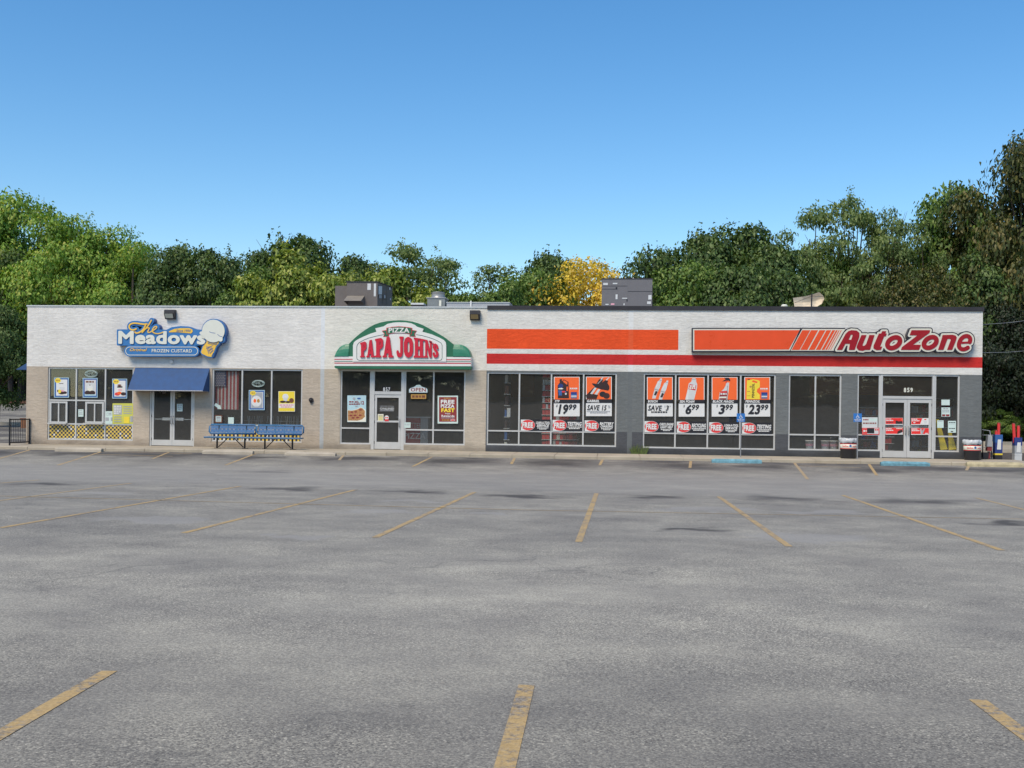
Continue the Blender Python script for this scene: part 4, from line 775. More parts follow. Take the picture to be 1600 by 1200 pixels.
azp(1163, 589.2, 'PENNZOIL', [('p', [(50, 60), (110, 55), (160, 40), (260, 60), (290, 75), (290, 190), (240, 225), (235, 280), (290, 330), (290, 415), (40, 415)], M['yellow']), ('p', [(160, 55), (250, 85), (235, 115), (140, 90)], OR), ('r', (62, 36, 105, 50), K_), ('t', 'PENNZOIL', (140, 120, 192, 385), K_, dict(vert=1, bold=.03)), ('e', (118, 180, 22, 18), M['gold']), ('t', '10W-30', (55, 262, 105, 276), M['gold']), ('r', (50, 345, 110, 352), M['gold'])]+fil, price('23', '99', 30, 0, 235, 140), 'price poster with a yellow oil jug and 23.99', 275)
def free(px, py, t1, t2, label, w=556):
    ly = [('b', (0, 0, w, 212), K_), ('p', [(2, 2), (150, 2), (60, 60), (60, 160), (150, 210), (2, 210)], W_), ('e', (136, 104, 134, 102), M['lgray']), ('e', (136, 104, 129, 97), RD), ('t', 'FREE', (32, 56, 238, 162), M['maroon'], dict(bold=.06)), ('t', 'FREE', (27, 51, 232, 157), W_, dict(bold=.05))]
    if t2: ly += [('t', t1, (284, 38, 548, 84), W_, dict(sh=.2, bold=.05)), ('t', t2, (300, 92, 532, 138), W_, dict(sh=.2, bold=.05)), ('t', 'ask in store for details', (310, 150, 520, 166), W_), ('t', 'most vehicles', (350, 172, 480, 186), W_)]
    else: ly += [('t', t1, (282, 40, 550, 112), W_, dict(sh=.2, bold=.05)), ('t', 'batteries alternators starters', (282, 126, 546, 144), W_), ('t', 'ask in store', (310, 152, 510, 172), W_)]
    poster('free_banner', label, 'poster', px, py, 12, ly, group='FREE banners along the foot of the window panes')
free(813.6, 655.5, 'LOAN-A-TOOL', 'SERVICE', 'FREE loan-a-tool banner, alone in the pane with no price poster', 560)
free(863.2, 656, 'TESTING', '', 'FREE testing banner under the poster with the dark oil jug', 560)
free(913.4, 656.7, 'BATTERY', 'CHARGING', 'FREE battery charging banner under the SAVE 15% poster', 560)
free(1006.8, 657.8, 'CHECK ENGINE', 'LIGHT HELP', 'FREE check engine banner under the spark plug poster', 560)
free(1057.3, 658.6, 'RECYCLING', '', 'FREE recycling banner under the white bottle poster', 560)
free(1108, 659.6, 'LOAN-A-TOOL', 'SERVICE', 'FREE loan-a-tool banner under the spray bottle poster', 560)
free(1159.3, 660.3, 'TESTING', '', 'FREE testing banner under the yellow oil jug poster', 560)
# dessert posters of the custard shop: local units 10 per pixel from (70,570)
def dessert(px, py, w, h, art, label, frame=None):
    fr = frame or M['bluep']
    ly = [('b', (0, 0, w, h), M['lblue']), ('r', (9, 9, w-9, h-9), fr), ('r', (32, 30, w-24, h-30), M['white'])]+art
    poster('dessert_poster', label, 'poster', px, py, 10, ly, group='dessert posters in the custard shop windows')
Y_ = M['yellow']
dessert(84.5, 590, 232, 312, [('e', (60, 45, 48, 40), Y_), ('t', 'NEW', (30, 32, 90, 56), M['gold']), ('p', [(75, 92), (105, 88), (150, 90), (140, 100), (110, 96), (80, 100)], M['choc']), ('p', [(85, 150), (165, 150), (155, 235), (95, 235)], M['lgray']), ('e', (125, 225, 45, 30), M['pink']), ('e', (120, 240, 52, 22), M['choc']), ('e', (170, 235, 32, 20), M['choc']), ('e', (62, 208, 14, 18), M['choc']), ('e', (88, 215, 24, 30), M['yellow'])], 'poster of a dark dessert, leftmost in the custard shop window')
dessert(129.2, 590.5, 232, 308, [('r', (32, 30, 200, 270), M['pink']), ('r', (34, 32, 198, 268), M['lgray']), ('t', 'SUNDAE', (50, 48, 180, 74), M['brown']), ('e', (115, 150, 45, 42), M['white']), ('p', [(75, 160), (158, 160), (150, 215), (80, 215)], M['cream']), ('e', (78, 232, 46, 34), M['choc']), ('e', (150, 232, 48, 34), M['choc']), ('e', (113, 112, 10, 6), M['choc']), ('r', (32, 258, 205, 278), M['lblue'])], 'poster of a white sundae, under the oval open sign left of the awning')
dessert(175.4, 591.8, 232, 308, [('e', (60, 45, 48, 40), Y_), ('t', 'NEW', (30, 32, 90, 56), M['gold']), ('e', (118, 128, 45, 16), M['choc']), ('e', (112, 100, 32, 12), M['brown']), ('p', [(80, 140), (160, 140), (150, 210), (90, 210)], M['cream']), ('e', (122, 175, 34, 14), M['pink']), ('e', (80, 238, 42, 26), M['redp']), ('e', (112, 222, 34, 22), OR), ('e', (175, 236, 40, 26), M['choc'])], 'poster of a sundae with red fruit, beside the left end of the awning')
dessert(388.7, 609.5, 248, 312, [('r', (38, 36, 215, 280), M['grayp']), ('e', (120, 175, 82, 88), M['lgray']), ('e', (120, 172, 74, 78), M['white']), ('e', (95, 168, 22, 30), OR), ('e', (150, 168, 22, 30), M['gold']), ('p', [(20, 40), (34, 10), (50, 22), (66, 4), (78, 20), (100, 12), (102, 34), (120, 46), (102, 60), (96, 84), (76, 74), (58, 90), (46, 70), (24, 74)], Y_), ('t', 'NEW', (42, 36, 92, 58), M['gold'])], 'poster of an orange topped sundae, under the oval open sign behind the benches')
poster('yellow_poster', 'yellow poster with a white ice cream and a pink strip', 'poster', 435, 611.3, 10, [('b', (0, 0, 258, 318), M['cream']), ('r', (5, 5, 252, 312), M['yellow']), ('e', (110, 85, 48, 45), M['white']), ('p', [(70, 100), (150, 100), (130, 160), (88, 160)], M['lgray']), ('e', (70, 165, 48, 18), M['choc']), ('e', (150, 168, 40, 16), M['choc']), ('e', (205, 145, 36, 38), M['brown']), ('r', (5, 192, 252, 262), M['cream']), ('t', 'FROZEN CUSTARD', (20, 205, 238, 228), M['pink'], dict(bold=.03)), ('t', 'every day', (40, 236, 210, 255), M['pink'])], group=None)
def openoval(px, py, label):
    cvv = conv(px, py, 10, .05); b = MB(); m = paint('neon_tube_off', (0.42, 0.55, 0.53), .3)
    e = lambda rx, ry: [cvv(106+rx*math.cos(a*.2618), 58+ry*math.sin(a*.2618)) for a in range(25)]
    for r_ in (e(98, 52), e(84, 41)): b.tube([(x, .05, z) for x, z in r_], .010, m, 6, smooth=True)
    strokes = [[(52, 38), (38, 58), (52, 80), (64, 58), (52, 38)], [(74, 82), (74, 38), (96, 44), (96, 56), (74, 62)], [(136, 38), (110, 38), (110, 82), (136, 82)], [(110, 60), (132, 60)], [(146, 82), (146, 38), (170, 82), (170, 38)]]
    for s_ in strokes: b.tube([(cvv(*p)[0], .05, cvv(*p)[1]) for p in s_], .010, m, 6)
    o = cvv(106, 110); b.build('open_sign', origin=(o[0], .05, o[1]), label=label, cat='open sign', group='unlit oval open signs')
openoval(132, 578.3, 'unlit oval neon open sign in the window left of the awning'); openoval(393, 593.5, 'unlit oval neon open sign in the window behind the blue benches')
TX = M['mint']
poster('menu_board', 'yellow menu sheets with a dark panel, low in the window by the awning', 'menu', 175.8, 630.2, 10, [('b', (0, 0, 320, 322), paint('menu_yellow', (0.55, 0.55, 0.10), .5, .08)), ('r', (14, 25, 148, 178), M['grayp']), ('t', 'CUSTARD', (24, 36, 138, 56), W_), ('t', 'vanilla chocolate', (24, 66, 138, 84), W_), ('t', 'cones cups pints', (24, 94, 138, 112), W_), ('t', 'sundaes shakes', (24, 124, 138, 142), W_), ('t', 'floats', (24, 150, 100, 168), W_)]+[('t', s_, (172, 40+k*36, 304, 58+k*36), M['grayp']) for k, s_ in enumerate(('SUNDAES 3.75', 'MALTS 4.25', 'CONES 2.50', 'QUARTS 6.99'))]+[('t', s_, (24, 200+k*38, 140, 218+k*38), M['grayp']) for k, s_ in enumerate(('toppings', 'hot fudge', 'caramel'))]+[('r', (180, 210, 262, 310), M['yellow']), ('r', (278, 200, 318, 290), M['grayp'])])
poster('notice', 'pale notice sheets left of the yellow menu sheets', 'notice', 164.8, 642.5, 10, [('b', (0, 0, 108, 200), TX), ('r', (18, 25, 48, 70), M['grayp']), ('r', (22, 30, 44, 65), TX), ('t', 'HOURS', (56, 25, 98, 42), M['grayp']), ('t', 'open daily', (56, 50, 98, 64), M['grayp']), ('r', (0, 98, 54, 150), M['grayp']), ('r', (84, 98, 108, 150), M['grayp'])])
poster('notice', 'small pale notice between the two sliding service windows', 'notice', 122.3, 639.6, 10, [('b', (0, 0, 80, 115), TX), ('t', 'NOTICE', (12, 12, 68, 26), M['grayp']), ('t', 'please', (14, 40, 66, 54), M['grayp']), ('t', 'order here', (10, 66, 70, 80), M['grayp'])])
poster('notice', 'small white notice on the right leaf of the custard shop door', 'notice', 276.5, 631, 10, [('b', (0, 0, 88, 118), TX), ('t', 'PLEASE', (10, 10, 78, 30), M['grayp']), ('t', 'use this', (12, 45, 74, 60), M['grayp']), ('t', 'door', (20, 75, 68, 92), M['grayp'])], y=.04)
poster('arrow_sign', 'pale mint paper arrow below the flag', 'sign', 334.5, 629.5, 10, [('b', (48, 22, 49, 23), TX), ('p', [(0, 38), (28, 0), (82, 40), (95, 30), (112, 98), (50, 95), (58, 82)], TX)], th=.002)
poster('framed_notice', 'small framed notice in the bottom corner under the flag', 'notice', 335.5, 648.5, 10, [('b', (0, 0, 118, 122), M['brown']), ('r', (16, 16, 102, 106), M['mint']), ('r', (28, 26, 90, 56), M['grayp']), ('t', 'thank you', (32, 70, 88, 84), M['grayp']), ('r', (28, 90, 90, 98), M['grayp'])])
poster('paper_sheet', 'blank pale mint sheet standing at the foot of the window under the flag', 'paper', 356.5, 652, 10, [('b', (0, 0, 88, 110), TX)])
# pizza shop window
poster('pizza_poster', 'pale blue poster with a pizza and XL 12, in the pizza shop', 'poster', 542.7, 617.8, 10, [('b', (0, 0, 294, 416), M['lblue']), ('p', [(4, 225), (80, 232), (170, 205), (205, 180), (286, 225), (290, 412), (4, 412)], M['cream']), ('p', [(8, 235), (80, 238), (170, 215), (205, 190), (240, 205), (275, 245), (270, 300), (278, 330), (230, 375), (160, 395), (8, 392)], M['pizza']), ('e', (70, 262, 22, 12), M['maroon']), ('e', (130, 258, 22, 12), M['maroon']), ('e', (205, 225, 24, 12), M['maroon']), ('e', (55, 315, 24, 12), M['maroon']), ('e', (120, 312, 24, 12), M['maroon']), ('e', (200, 310, 24, 12), M['maroon']), ('e', (160, 345, 24, 12), M['maroon']), ('e', (90, 350, 24, 12), M['maroon']), ('t', 'XL', (108, 85, 190, 120), M['maroon'], dict(bold=.04)), ('t', '12', (210, 85, 262, 142), M['maroon'], dict(bold=.04)), ('t', 'specialty', (28, 90, 98, 110), M['maroon'], dict(bold=.02)), ('t', 'large pizza', (28, 128, 195, 145), M['maroon'], dict(bold=.02)), ('e', (105, 50, 22, 18), GY_), ('e', (182, 48, 30, 12), M['bluep']), ('t', 'only', (125, 160, 165, 178), GY_)])
poster('pizza_poster', 'dark red FREE PIZZA FAST poster in a pale frame', 'poster', 683.8, 618.2, 10, [('b', (0, 0, 318, 436), TX), ('r', (22, 22, 298, 408), M['maroon']), ('t', 'EARN', (100, 32, 205, 55), M['gold'], dict(bold=.03)), ('t', 'FREE', (48, 66, 264, 124), W_, dict(bold=.05)), ('t', 'PIZZA', (48, 136, 262, 188), W_, dict(bold=.05)), ('t', 'FAST', (56, 198, 268, 258), M['yellow'], dict(bold=.05)), ('t', 'Papa', (118, 270, 200, 296), W_, dict(bold=.02)), ('t', 'Rewards', (60, 302, 264, 332), W_, dict(bold=.04)), ('t', 'join today and start earning', (60, 342, 264, 354), GY_), ('t', 'papajohns.com', (68, 372, 190, 390), M['gold']), ('e', (236, 382, 38, 16), M['lgray']), ('e', (236, 382, 30, 11), RD)])
poster('open_sign', 'small arched OPEN sign in the pizza shop window', 'open sign', 639, 601, 10, [('b', (4, 110, 286, 126), M['lgray']), ('p', [(90, 30), (120, 4), (170, 2), (200, 28), (196, 40), (92, 40)], M['mint']), ('p', [(0, 122), (0, 75), (20, 55), (90, 30), (145, 24), (200, 30), (272, 55), (290, 75), (290, 122)], M['lblue']), ('p', [(8, 114), (8, 78), (30, 60), (92, 38), (145, 32), (198, 38), (264, 60), (280, 78), (280, 114)], M['white']), ('t', 'OPEN', (28, 52, 264, 108), M['maroon'], dict(bold=.02))])
poster('window_sign', 'narrow orange brown sign under the arched OPEN sign', 'sign', 642, 616, 10, [('b', (0, 0, 240, 72), M['gold']), ('t', 'NOW HIRING', (20, 18, 222, 54), M['brown'], dict(bold=.02))])
poster('door_sticker', 'white lettering ONLINE on the glass of the pizza shop door', 'sticker', 592.5, 633, 10, [('b', (100, 10, 101, 11), W_), ('t', 'ORDER PIZZA', (8, 10, 230, 28), GY_, dict(bold=.0)), ('t', 'ONLINE!', (10, 40, 232, 72), M['lgray'], dict(bold=.02)), ('t', 'papajohns.com', (10, 82, 228, 94), GY_)], y=.045)
poster('door_sticker', 'yellow sheet on the pizza shop door', 'sticker', 590.2, 647, 10, [('b', (0, 0, 90, 112), M['cream']), ('r', (10, 12, 80, 100), paint('pale_yellow', (.6, .55, .25), .5)), ('t', 'HOURS', (18, 20, 72, 34), GY_)], y=.045)
poster('door_sticker', 'round white and red sticker on the pizza shop door', 'sticker', 600.5, 649, 10, [('b', (8, 60, 68, 92), RD), ('e', (36, 36, 34, 36), W_), ('t', '857', (14, 26, 60, 46), RD), ('r', (8, 60, 66, 88), RD)], y=.045)
poster('notice', 'small pale notice at the bottom of the pane beside the pizza shop door', 'notice', 631, 660, 10, [('b', (0, 0, 105, 85), TX), ('t', 'delivery', (12, 20, 92, 36), GY_), ('r', (10, 50, 92, 56), GY_)])
# parts shop entrance
def redst(px, py, w, h, label, art, t1, t2):
    poster('door_sticker', label, 'sticker', px, py, 10, [('b', (0, 0, w, h), W_), ('r', (4, 3, w-3, h-12), paint('bright_red_print', (0.75, .035, .03), .4)), ('t', t1, (12, 10, 96, 26), W_, dict(bold=.04)), ('t', t2, (12, 34, 130, 50), W_, dict(bold=.03))]+art, y=.045, group='red stickers on the double door')
redst(1383.4, 652.8, 275, 108, 'upper red sticker on the left leaf of the double door', [('p', [(160, 50), (180, 40), (200, 55), (250, 50), (268, 60), (268, 96), (160, 96)], M['choc']), ('e', (255, 28, 14, 12), OR), ('t', 'test drive', (14, 62, 120, 80), M['maroon'])], 'BATTERY', 'TESTING HERE')
redst(1383.6, 668.2, 275, 108, 'lower red sticker on the left leaf of the double door', [('p', [(180, 96), (190, 60), (220, 40), (265, 30), (268, 96)], M['choc']), ('p', [(200, 96), (268, 70), (268, 96)], M['lgray']), ('t', 'store', (170, 8, 262, 20), M['cream'])], 'SHOP', 'MORE PARTS')
redst(1423.6, 653.2, 275, 108, 'upper red sticker with a white corner, on the right leaf of the double door', [('p', [(175, 3), (275, 3), (275, 98), (140, 98)], W_), ('e', (222, 60, 22, 26), M['lgray']), ('t', 'oil', (205, 14, 245, 30), RD), ('e', (50, 72, 18, 8), W_), ('r', (80, 66, 130, 74), M['maroon'])], 'REWARDS', 'JOIN TODAY')
redst(1423.6, 668.6, 280, 108, 'lower red sticker with grey wipers, on the right leaf of the double door', [('p', [(140, 10), (160, 10), (172, 50), (200, 10), (216, 14), (180, 96), (160, 96), (150, 50)], M['grayp']), ('p', [(145, 20), (152, 20), (160, 90), (150, 90)], W_), ('t', 'wipers', (220, 78, 265, 92), W_)], 'WIPER', 'BLADES')
for px, py, w, h, lab, extra in ((1471, 624.4, 130, 88, 'blank pale notice, topmost right of the double door', []), (1471, 636.6, 135, 145, 'pale notice with a red foot, second from the top right of the double door', [('t', 'HOURS', (30, 10, 105, 28), GY_), ('t', 'mon - sat', (14, 40, 120, 54), GY_), ('t', 'sunday', (14, 62, 120, 76), GY_), ('r', (10, 108, 60, 138), M['maroon']), ('r', (70, 108, 125, 138), M['maroon'])]), (1464.4, 656.8, 100, 118, 'plain pale notice right of the double door, above the yellow ramp', [('t', 'ATTENTION', (15, 10, 85, 20), GY_)]), (1481.2, 657.6, 125, 185, 'tall pale notice with dark lines by the right frame', [('t', 'NOW HIRING', (15, 20, 112, 34), K_, dict(bold=.03)), ('r', (20, 50, 105, 54), GY_), ('t', 'all positions', (15, 112, 108, 126), K_, dict(bold=.02)), ('e', (62, 166, 20, 8), K_)])):
    poster('notice', lab, 'notice', px, py, 10, [('b', (0, 0, w, h), TX)]+extra)
poster('window_sign', 'pale sheet with red lettering in the pane left of the double door', 'sign', 1346.8, 652, 10, [('b', (0, 0, 245, 170), M['lgray']), ('r', (110, 20, 240, 58), TX), ('t', 'WE BUY', (20, 28, 100, 48), M['maroon'], dict(bold=.02)), ('r', (10, 78, 230, 108), M['mint']), ('t', 'USED BATTERIES', (16, 82, 224, 104), M['maroon'], dict(bold=.03)), ('r', (12, 120, 232, 165), M['lgray'])], y=.034)
poster('window_sign', 'red and white sheet with a dark square, low left of the double door', 'sign', 1347, 668.5, 10, [('b', (0, 0, 270, 108), RD), ('r', (12, 8, 258, 96), M['lgray']), ('r', (14, 10, 80, 94), RD), ('r', (78, 4, 190, 86), K_), ('t', '$10', (20, 34, 72, 62), W_, dict(bold=.03)), ('t', 'OFF', (200, 20, 255, 42), RD, dict(bold=.03))], y=.024)
# accessible parking signs on slim posts
def accsign(px, py, label):
    yy = -1.15; c_ = conv(px, py, 10, yy); o = c_(65, 300); a = empty('parking_sign', (o[0], yy, .30), label, 'parking sign', 'blue accessible parking signs')
    b = MB(); q = [c_(0, 133), c_(130, 133), c_(130, 0), c_(0, 0)]; b.ext(q, yy-.02, yy-.012, paint('accessible_blue', (0.03, 0.17, 0.50), .4))
    r = lambda u0, v0, u1, v1, m, k=0: b.flat([c_(u0, v1), c_(u1, v1), c_(u1, v0), c_(u0, v0)], yy-.024-.002*k, m)
    sdf_shape(b, [('s', [(62, 22), (62, 22.1)], 6), ('s', [(62, 30), (66, 52), (82, 52), (92, 72)], 3.5), ('s', [(64, 40), (80, 40)], 3), ('s', [(62+20*math.cos(rad(t)), 60+18*math.sin(rad(t))) for t in range(20, 260, 20)], 3)], 0, 2.5, c_, yy-.026, W_)
    p0 = c_(12, 104); p1 = c_(118, 90); b.text('RESERVED', p0[0], p0[1], p1[0], p1[1], yy-.026, W_, .02); p0 = c_(24, 124); p1 = c_(106, 111); b.text('PARKING', p0[0], p0[1], p1[0], p1[1], yy-.026, W_, .02)
    b.build('plate', a); b = MB(); b.box(o[0]-.018, yy-.012, .30, o[0]+.018, yy+.012, q[2][1]-.02, M['alu_d']); b.build('post', a)
accsign(1151, 646, 'blue accessible parking sign in front of the post between two price posters'); accsign(1333.4, 646, 'blue accessible parking sign left of the parts shop entrance, above the bin')
# ------------------------------------------------------------------ benches
def perf_mat():
    m, nt, bs = newmat('blue_perforated_steel'); g = N(nt, 'NewGeometry')
    mp = N(nt, 'Mapping'); mp.inputs['Scale'].default_value = (42, 42, 42); mp.inputs['Rotation'].default_value = (0, rad(45), 0); L(nt, g.outputs['Position'], mp.inputs['Vector'])
    ck = N(nt, 'TexVoronoi'); ck.inputs['Scale'].default_value = 1.0; ck.inputs['Randomness'].default_value = 0.0; L(nt, mp.outputs[0], ck.inputs['Vector'])
    bs.inputs['Base Color'].default_value = (0.05, 0.14, 0.30, 1); bs.inputs['Roughness'].default_value = 0.45
    a = math_(nt, 'GREATER_THAN', ck.outputs['Distance'], 0.30); L(nt, a, bs.inputs['Alpha']); return m
M['bench'] = paint('blue_bench_coating', (0.045, 0.14, 0.27), 0.42, 0.12, sc=4); M['perf'] = perf_mat()
def bench(loc, Lb, label):
    a = empty('bench', loc, label, 'bench', 'blue metal benches under the right custard shop window'); x, y, z = loc; h = Lb/2
    b = MB()
    def slab(y0, y1, z0, z1, z0b, z1b, name):
        pass
    # seat: perforated sheet with rolled rim
    S = MB(); zs_ = z+.44
    for k in range(5):
        xa = x-h+.04+(Lb-.08)*k/5; xb = x-h+.04+(Lb-.08)*(k+1)/5
        S.face([(xa+.03, y-.34, zs_+.005), (xb-.03, y-.34, zs_+.005), (xb-.03, y+.06, zs_-.01), (xa+.03, y+.06, zs_-.01)], M['perf'])
        S.box(xa-.03 if k else xa-.04, y-.33, zs_-.004, xa+.03, y+.05, zs_+.008, M['bench'])
    S.box(x+h-.07, y-.33, zs_-.004, x+h-.0, y+.05, zs_+.008, M['bench'])
    S.tube([(x-h, y-.35, zs_-.02), (x+h, y-.35, zs_-.02)], .032, M['bench'], 8); S.tube([(x-h, y+.07, zs_-.015), (x+h, y+.07, zs_-.015)], .025, M['bench'], 8)
    S.tube([(x-h, y-.35, zs_-.02), (x-h, y+.07, zs_-.015)], .025, M['bench'], 8); S.tube([(x+h, y-.35, zs_-.02), (x+h, y+.07, zs_-.015)], .025, M['bench'], 8)
    S.build('seat', a)
    B = MB(); zb0, zb1 = z+.56, z+.90; yb = y+.12
    for k in range(5):
        xa = x-h+.04+(Lb-.08)*k/5; xb = x-h+.04+(Lb-.08)*(k+1)/5
        B.face([(xa+.025, yb, zb0+.03), (xb-.025, yb, zb0+.03), (xb-.025, yb+.05, zb1-.03), (xa+.025, yb+.05, zb1-.03)], M['perf'])
        for xx in ((xa,) if k else ()): B.mesh([(xx-.025, yb-.002, zb0+.02), (xx+.025, yb-.002, zb0+.02), (xx+.025, yb+.048, zb1-.02), (xx-.025, yb+.048, zb1-.02)], [(0, 1, 2, 3)], M['bench'])
    c = .07; pts = [(x-h+c, yb, zb0), (x+h-c, yb, zb0), (x+h-.01, yb+.01, zb0+c), (x+h-.01, yb+.04, zb1-c), (x+h-c, yb+.05, zb1), (x-h+c, yb+.05, zb1), (x-h+.01, yb+.04, zb1-c), (x-h+.01, yb+.01, zb0+c), (x-h+c, yb, zb0)]
    B.tube(pts, .032, M['bench'], 8); B.build('backrest', a)
    for s in (-1, 1):
        lx = x+s*(h-.38); l = MB(); l.tube([(lx, y-.02, z+.005), (lx, y-.02, z+.42)], .034, M['dmetal'], 8); l.tube([(lx, y-.02, z+.40), (lx, y+.14, z+.52), (lx, yb+.05, z+.86)], .022, M['dmetal'], 6)
        l.box(lx-.09, y-.10, z, lx+.12, y+.06, z+.02, M['dmetal']); l.build('leg', a)
        l = MB(); l.tube([(lx-s*.05, y-.02, z+.05), (x+s*.10, y-.02, z+.42)], .018, M['dmetal'], 6); l.build('brace', a)
yb_ = -1.05; zf = .302
xa, xb, xc = FP(324, 690, yb_)[0], FP(398.5, 690, yb_)[0], FP(473, 690, yb_)[0]
bench(((xa+xb)/2, yb_, zf), xb-xa-.02, 'blue metal bench with black legs, the one nearer the awning'); bench(((xb+xc)/2, yb_, zf), xc-xb-.02, 'blue metal bench with black legs, the one nearer the pizza shop')
# ------------------------------------------------------------------ litter bins
BAG = paint('bin_liner_film', (0.50, 0.53, 0.55), 0.25, 0.25, sc=9)
def bin_(px, py, y, label):
    x = FP(px, py, y)[0]; a = empty('litter_bin', (x, y, .295), label, 'litter bin', 'black litter bins with clear bags')
    b = MB(); b.lathe((x, y, .295), [(.255, 0), (.275, .04), (.275, .30), (.29, .33), (.29, .60), (.28, .64), (.27, .66)], M['black'], 24); b.build('body', a)
    b = MB(); b.lathe((x, y, .295), [(.296, .36), (.297, .37), (.297, .40)], RD, 24); b.lathe((x, y, .295), [(.2965, .38), (.2975, .381), (.2975, .52), (.296, .521)], M['cream'], 24); b.lathe((x, y, .295), [(.298, .521), (.298, .545)], RD, 24)
    vs, fs = text_geo('PARTS', .03, 2)
    for s_, a0, a1, mm in (('AUTO', 3.7, 4.2, RD), ('Zone', 4.5, 4.95, M['bluep'])): pass
    def cyl(t, a0, a1, z0, z1, mm, bold=.03):
        vs, fs = text_geo(t, bold, 2); ux = [p[0] for p in vs]; uz = [p[1] for p in vs]; o = []
        for p in vs:
            u = (p[0]-min(ux))/(max(ux)-min(ux)); v = (p[1]-min(uz))/(max(uz)-min(uz)); an = a0+(a1-a0)*u; o.append((x+.300*math.cos(an), y+.300*math.sin(an), .295+z0+(z1-z0)*v))
        b.mesh(o, fs, mm)
    cyl('AutoZone', 3.75, 4.50, .42, .49, RD); cyl('AutoZone', 5.0, 5.6, .42, .48, RD)
    b.mesh([(x+.3005*math.cos(an), y+.3005*math.sin(an), .295+z_) for an, z_ in ((4.62, .43), (4.86, .42), (4.88, .48), (4.74, .515), (4.62, .49))], [(0, 1, 2, 3, 4)], M['bluep'])
    b.build('band', a)
    b = MB(); b.lathe((x, y, .295), [(.285, .56), (.315, .60), (.325, .64), (.31, .70), (.29, .73), (.25, .735), (.22, .70), (.20, .62)], BAG, 36, True, .14)
    b.build('liner', a)
bin_(1325.3, 716, -.75, 'black litter bin with a clear bag, left of the double door under the blue sign')
bin_(1519, 717, -.45, 'black litter bin with a clear bag, at the right corner of the building')
# ------------------------------------------------------------------ black railing at the left corner
def railing():
    p0 = FP(15, 693, -1.5); y0 = -1.7; x0 = FP(15, 690, y0)[0]; x1 = FP(45.5, 690, -.05)[0]; y1 = -.05; zb = .30
    a = empty('railing', ((x0+x1)/2, (y0+y1)/2, zb), 'short black metal railing at the left corner of the building', 'railing')
    hp = 1.02; P = lambda u, z: (x0+(x1-x0)*u, y0+(y1-y0)*u, zb+z)
    for u in (0, 1): b = MB(); b.tube([P(u, 0), P(u, hp)], .032, M['dmetal'], 6); b.build('post', a)
    for z in (.10, hp-.03): b = MB(); b.tube([P(0, z), P(1, z)], .026, M['dmetal'], 6); b.build('rail', a)
    b = MB()
    for k in range(1, 11): b.tube([P(k/11, .10), P(k/11, hp-.03)], .009, M['dmetal'], 6)
    b.build('bars', a)
railing()
x, z = FP(36, 668, 11); b = MB(); b.box(x-.13, 11, .75, x+.13, 11.3, 1.2, M['brownw']); b.box(x-.16, 10.97, 1.203, x+.16, 11.33, 1.26, M['brown']); b.build('utility_box', origin=(x, 11.25, .75), label='small brown box on the side lot beyond the black railing', cat='utility box')
# ------------------------------------------------------------------ things standing past the right corner
def post(px, y, top, redl, label, c1, c2):
    x = FP(px, 715, y)[0]; zt = FP(px, top, y)[1]; z0 = .17; a = empty('blue_stand', (x, y, z0), label, 'display stand', 'slim blue stands holding red rods')
    b = MB(); r = .13; z1, z2, z3 = z0+.28, z0+.62, zt
    for za, zb, mm, rr in ((z0, z0+.30, c2, r), (z0+.301, z0+.36, M['yellow'] if c1 is M['navy'] else M['lgray'], r*1.03), (z0+.361, zt-.30, c1, r), (zt-.299, zt, M['bluep'] if c1 is M['navy'] else M['navy'], r*1.02)):
        b.prism([(x-rr, y-rr), (x+rr, y-rr), (x+rr, y+rr), (x-rr, y+rr)], za, zb, mm)
    b.flat([(x-.07, zt-.55), (x+.08, zt-.55), (x+.08, zt-.18), (x-.04, zt-.18)], y-r-.006, M['white'])
    b.build('stand_body', a)
    for (dx, dz, t) in redl:
        b = MB(); b.tube([(x+dx, y, zt-.2), (x+dx+t, y, zt+dz)], .055, RD, 10); b.tube([(x+dx+t, y, zt+dz), (x+dx+t, y, zt+dz+.03)], [.06, .05], M['maroon'], 10); b.build('red_rod', a)
post(1558.5, .9, 679, [(.03, .42, 0), (-.05, .13, 0)], 'slim blue stand with two red rods, nearer the building', M['navy'], M['dark'])
post(1589, .9, 683.5, [(-.09, .50, -.05), (.04, .42, 0)], 'slim grey and blue stand with two red rods, at the right edge', M['grayp'], M['lgray'])
def rack():
    y = .7; x0 = FP(1534, 710, y)[0]; x1 = FP(1549, 710, y)[0]; a = empty('hand_cart', ((x0+x1)/2, y, .17), 'dark metal cart with grey and red parts against the right corner', 'cart')
    b = MB()
    for x in (x0+.03, x1): b.tube([(x, y, .2), (x, y, 1.38 if x < x1 else 1.22), (x, y+.25, 1.45 if x < x1 else 1.28)], .02, M['dmetal'], 6)
    for z in (.35, .75, 1.2): b.tube([(x0, y, z), (x1+.05, y, z)], .014, M['grayp'], 6)
    b.tube([(x0, y, 1.40), (x1-.1, y-.1, 1.36), (x1-.05, y-.1, 1.05)], .016, M['grayp'], 6); b.build('frame', a)
    b = MB(); b.ext([(x0+.14, .78), (x1-.02, .78), (x1-.02, 1.16), (x1-.08, 1.22), (x0+.18, 1.20)], y-.14, y+.1, M['grayp']); b.box(x0+.16, y-.12, .62, x1-.03, y+.1, .775, M['maroon']); b.build('machine', a)
    b = MB(); b.ext([(x0+.02, .22), (x1-.15, .22), (x1-.12, .56), (x0+.02, .56)], y-.1, y+.12, M['dark']); b.box(x1-.13, y-.05, .2, x1-.06, y+.03, .6, M['maroon']); b.build('base', a)
    for x in (x0+.08, x1-.08): b = MB(); b.tube([(x, y-.16, .26), (x, y-.11, .26)], .09, M['black'], 14); b.build('wheel', a)
rack()
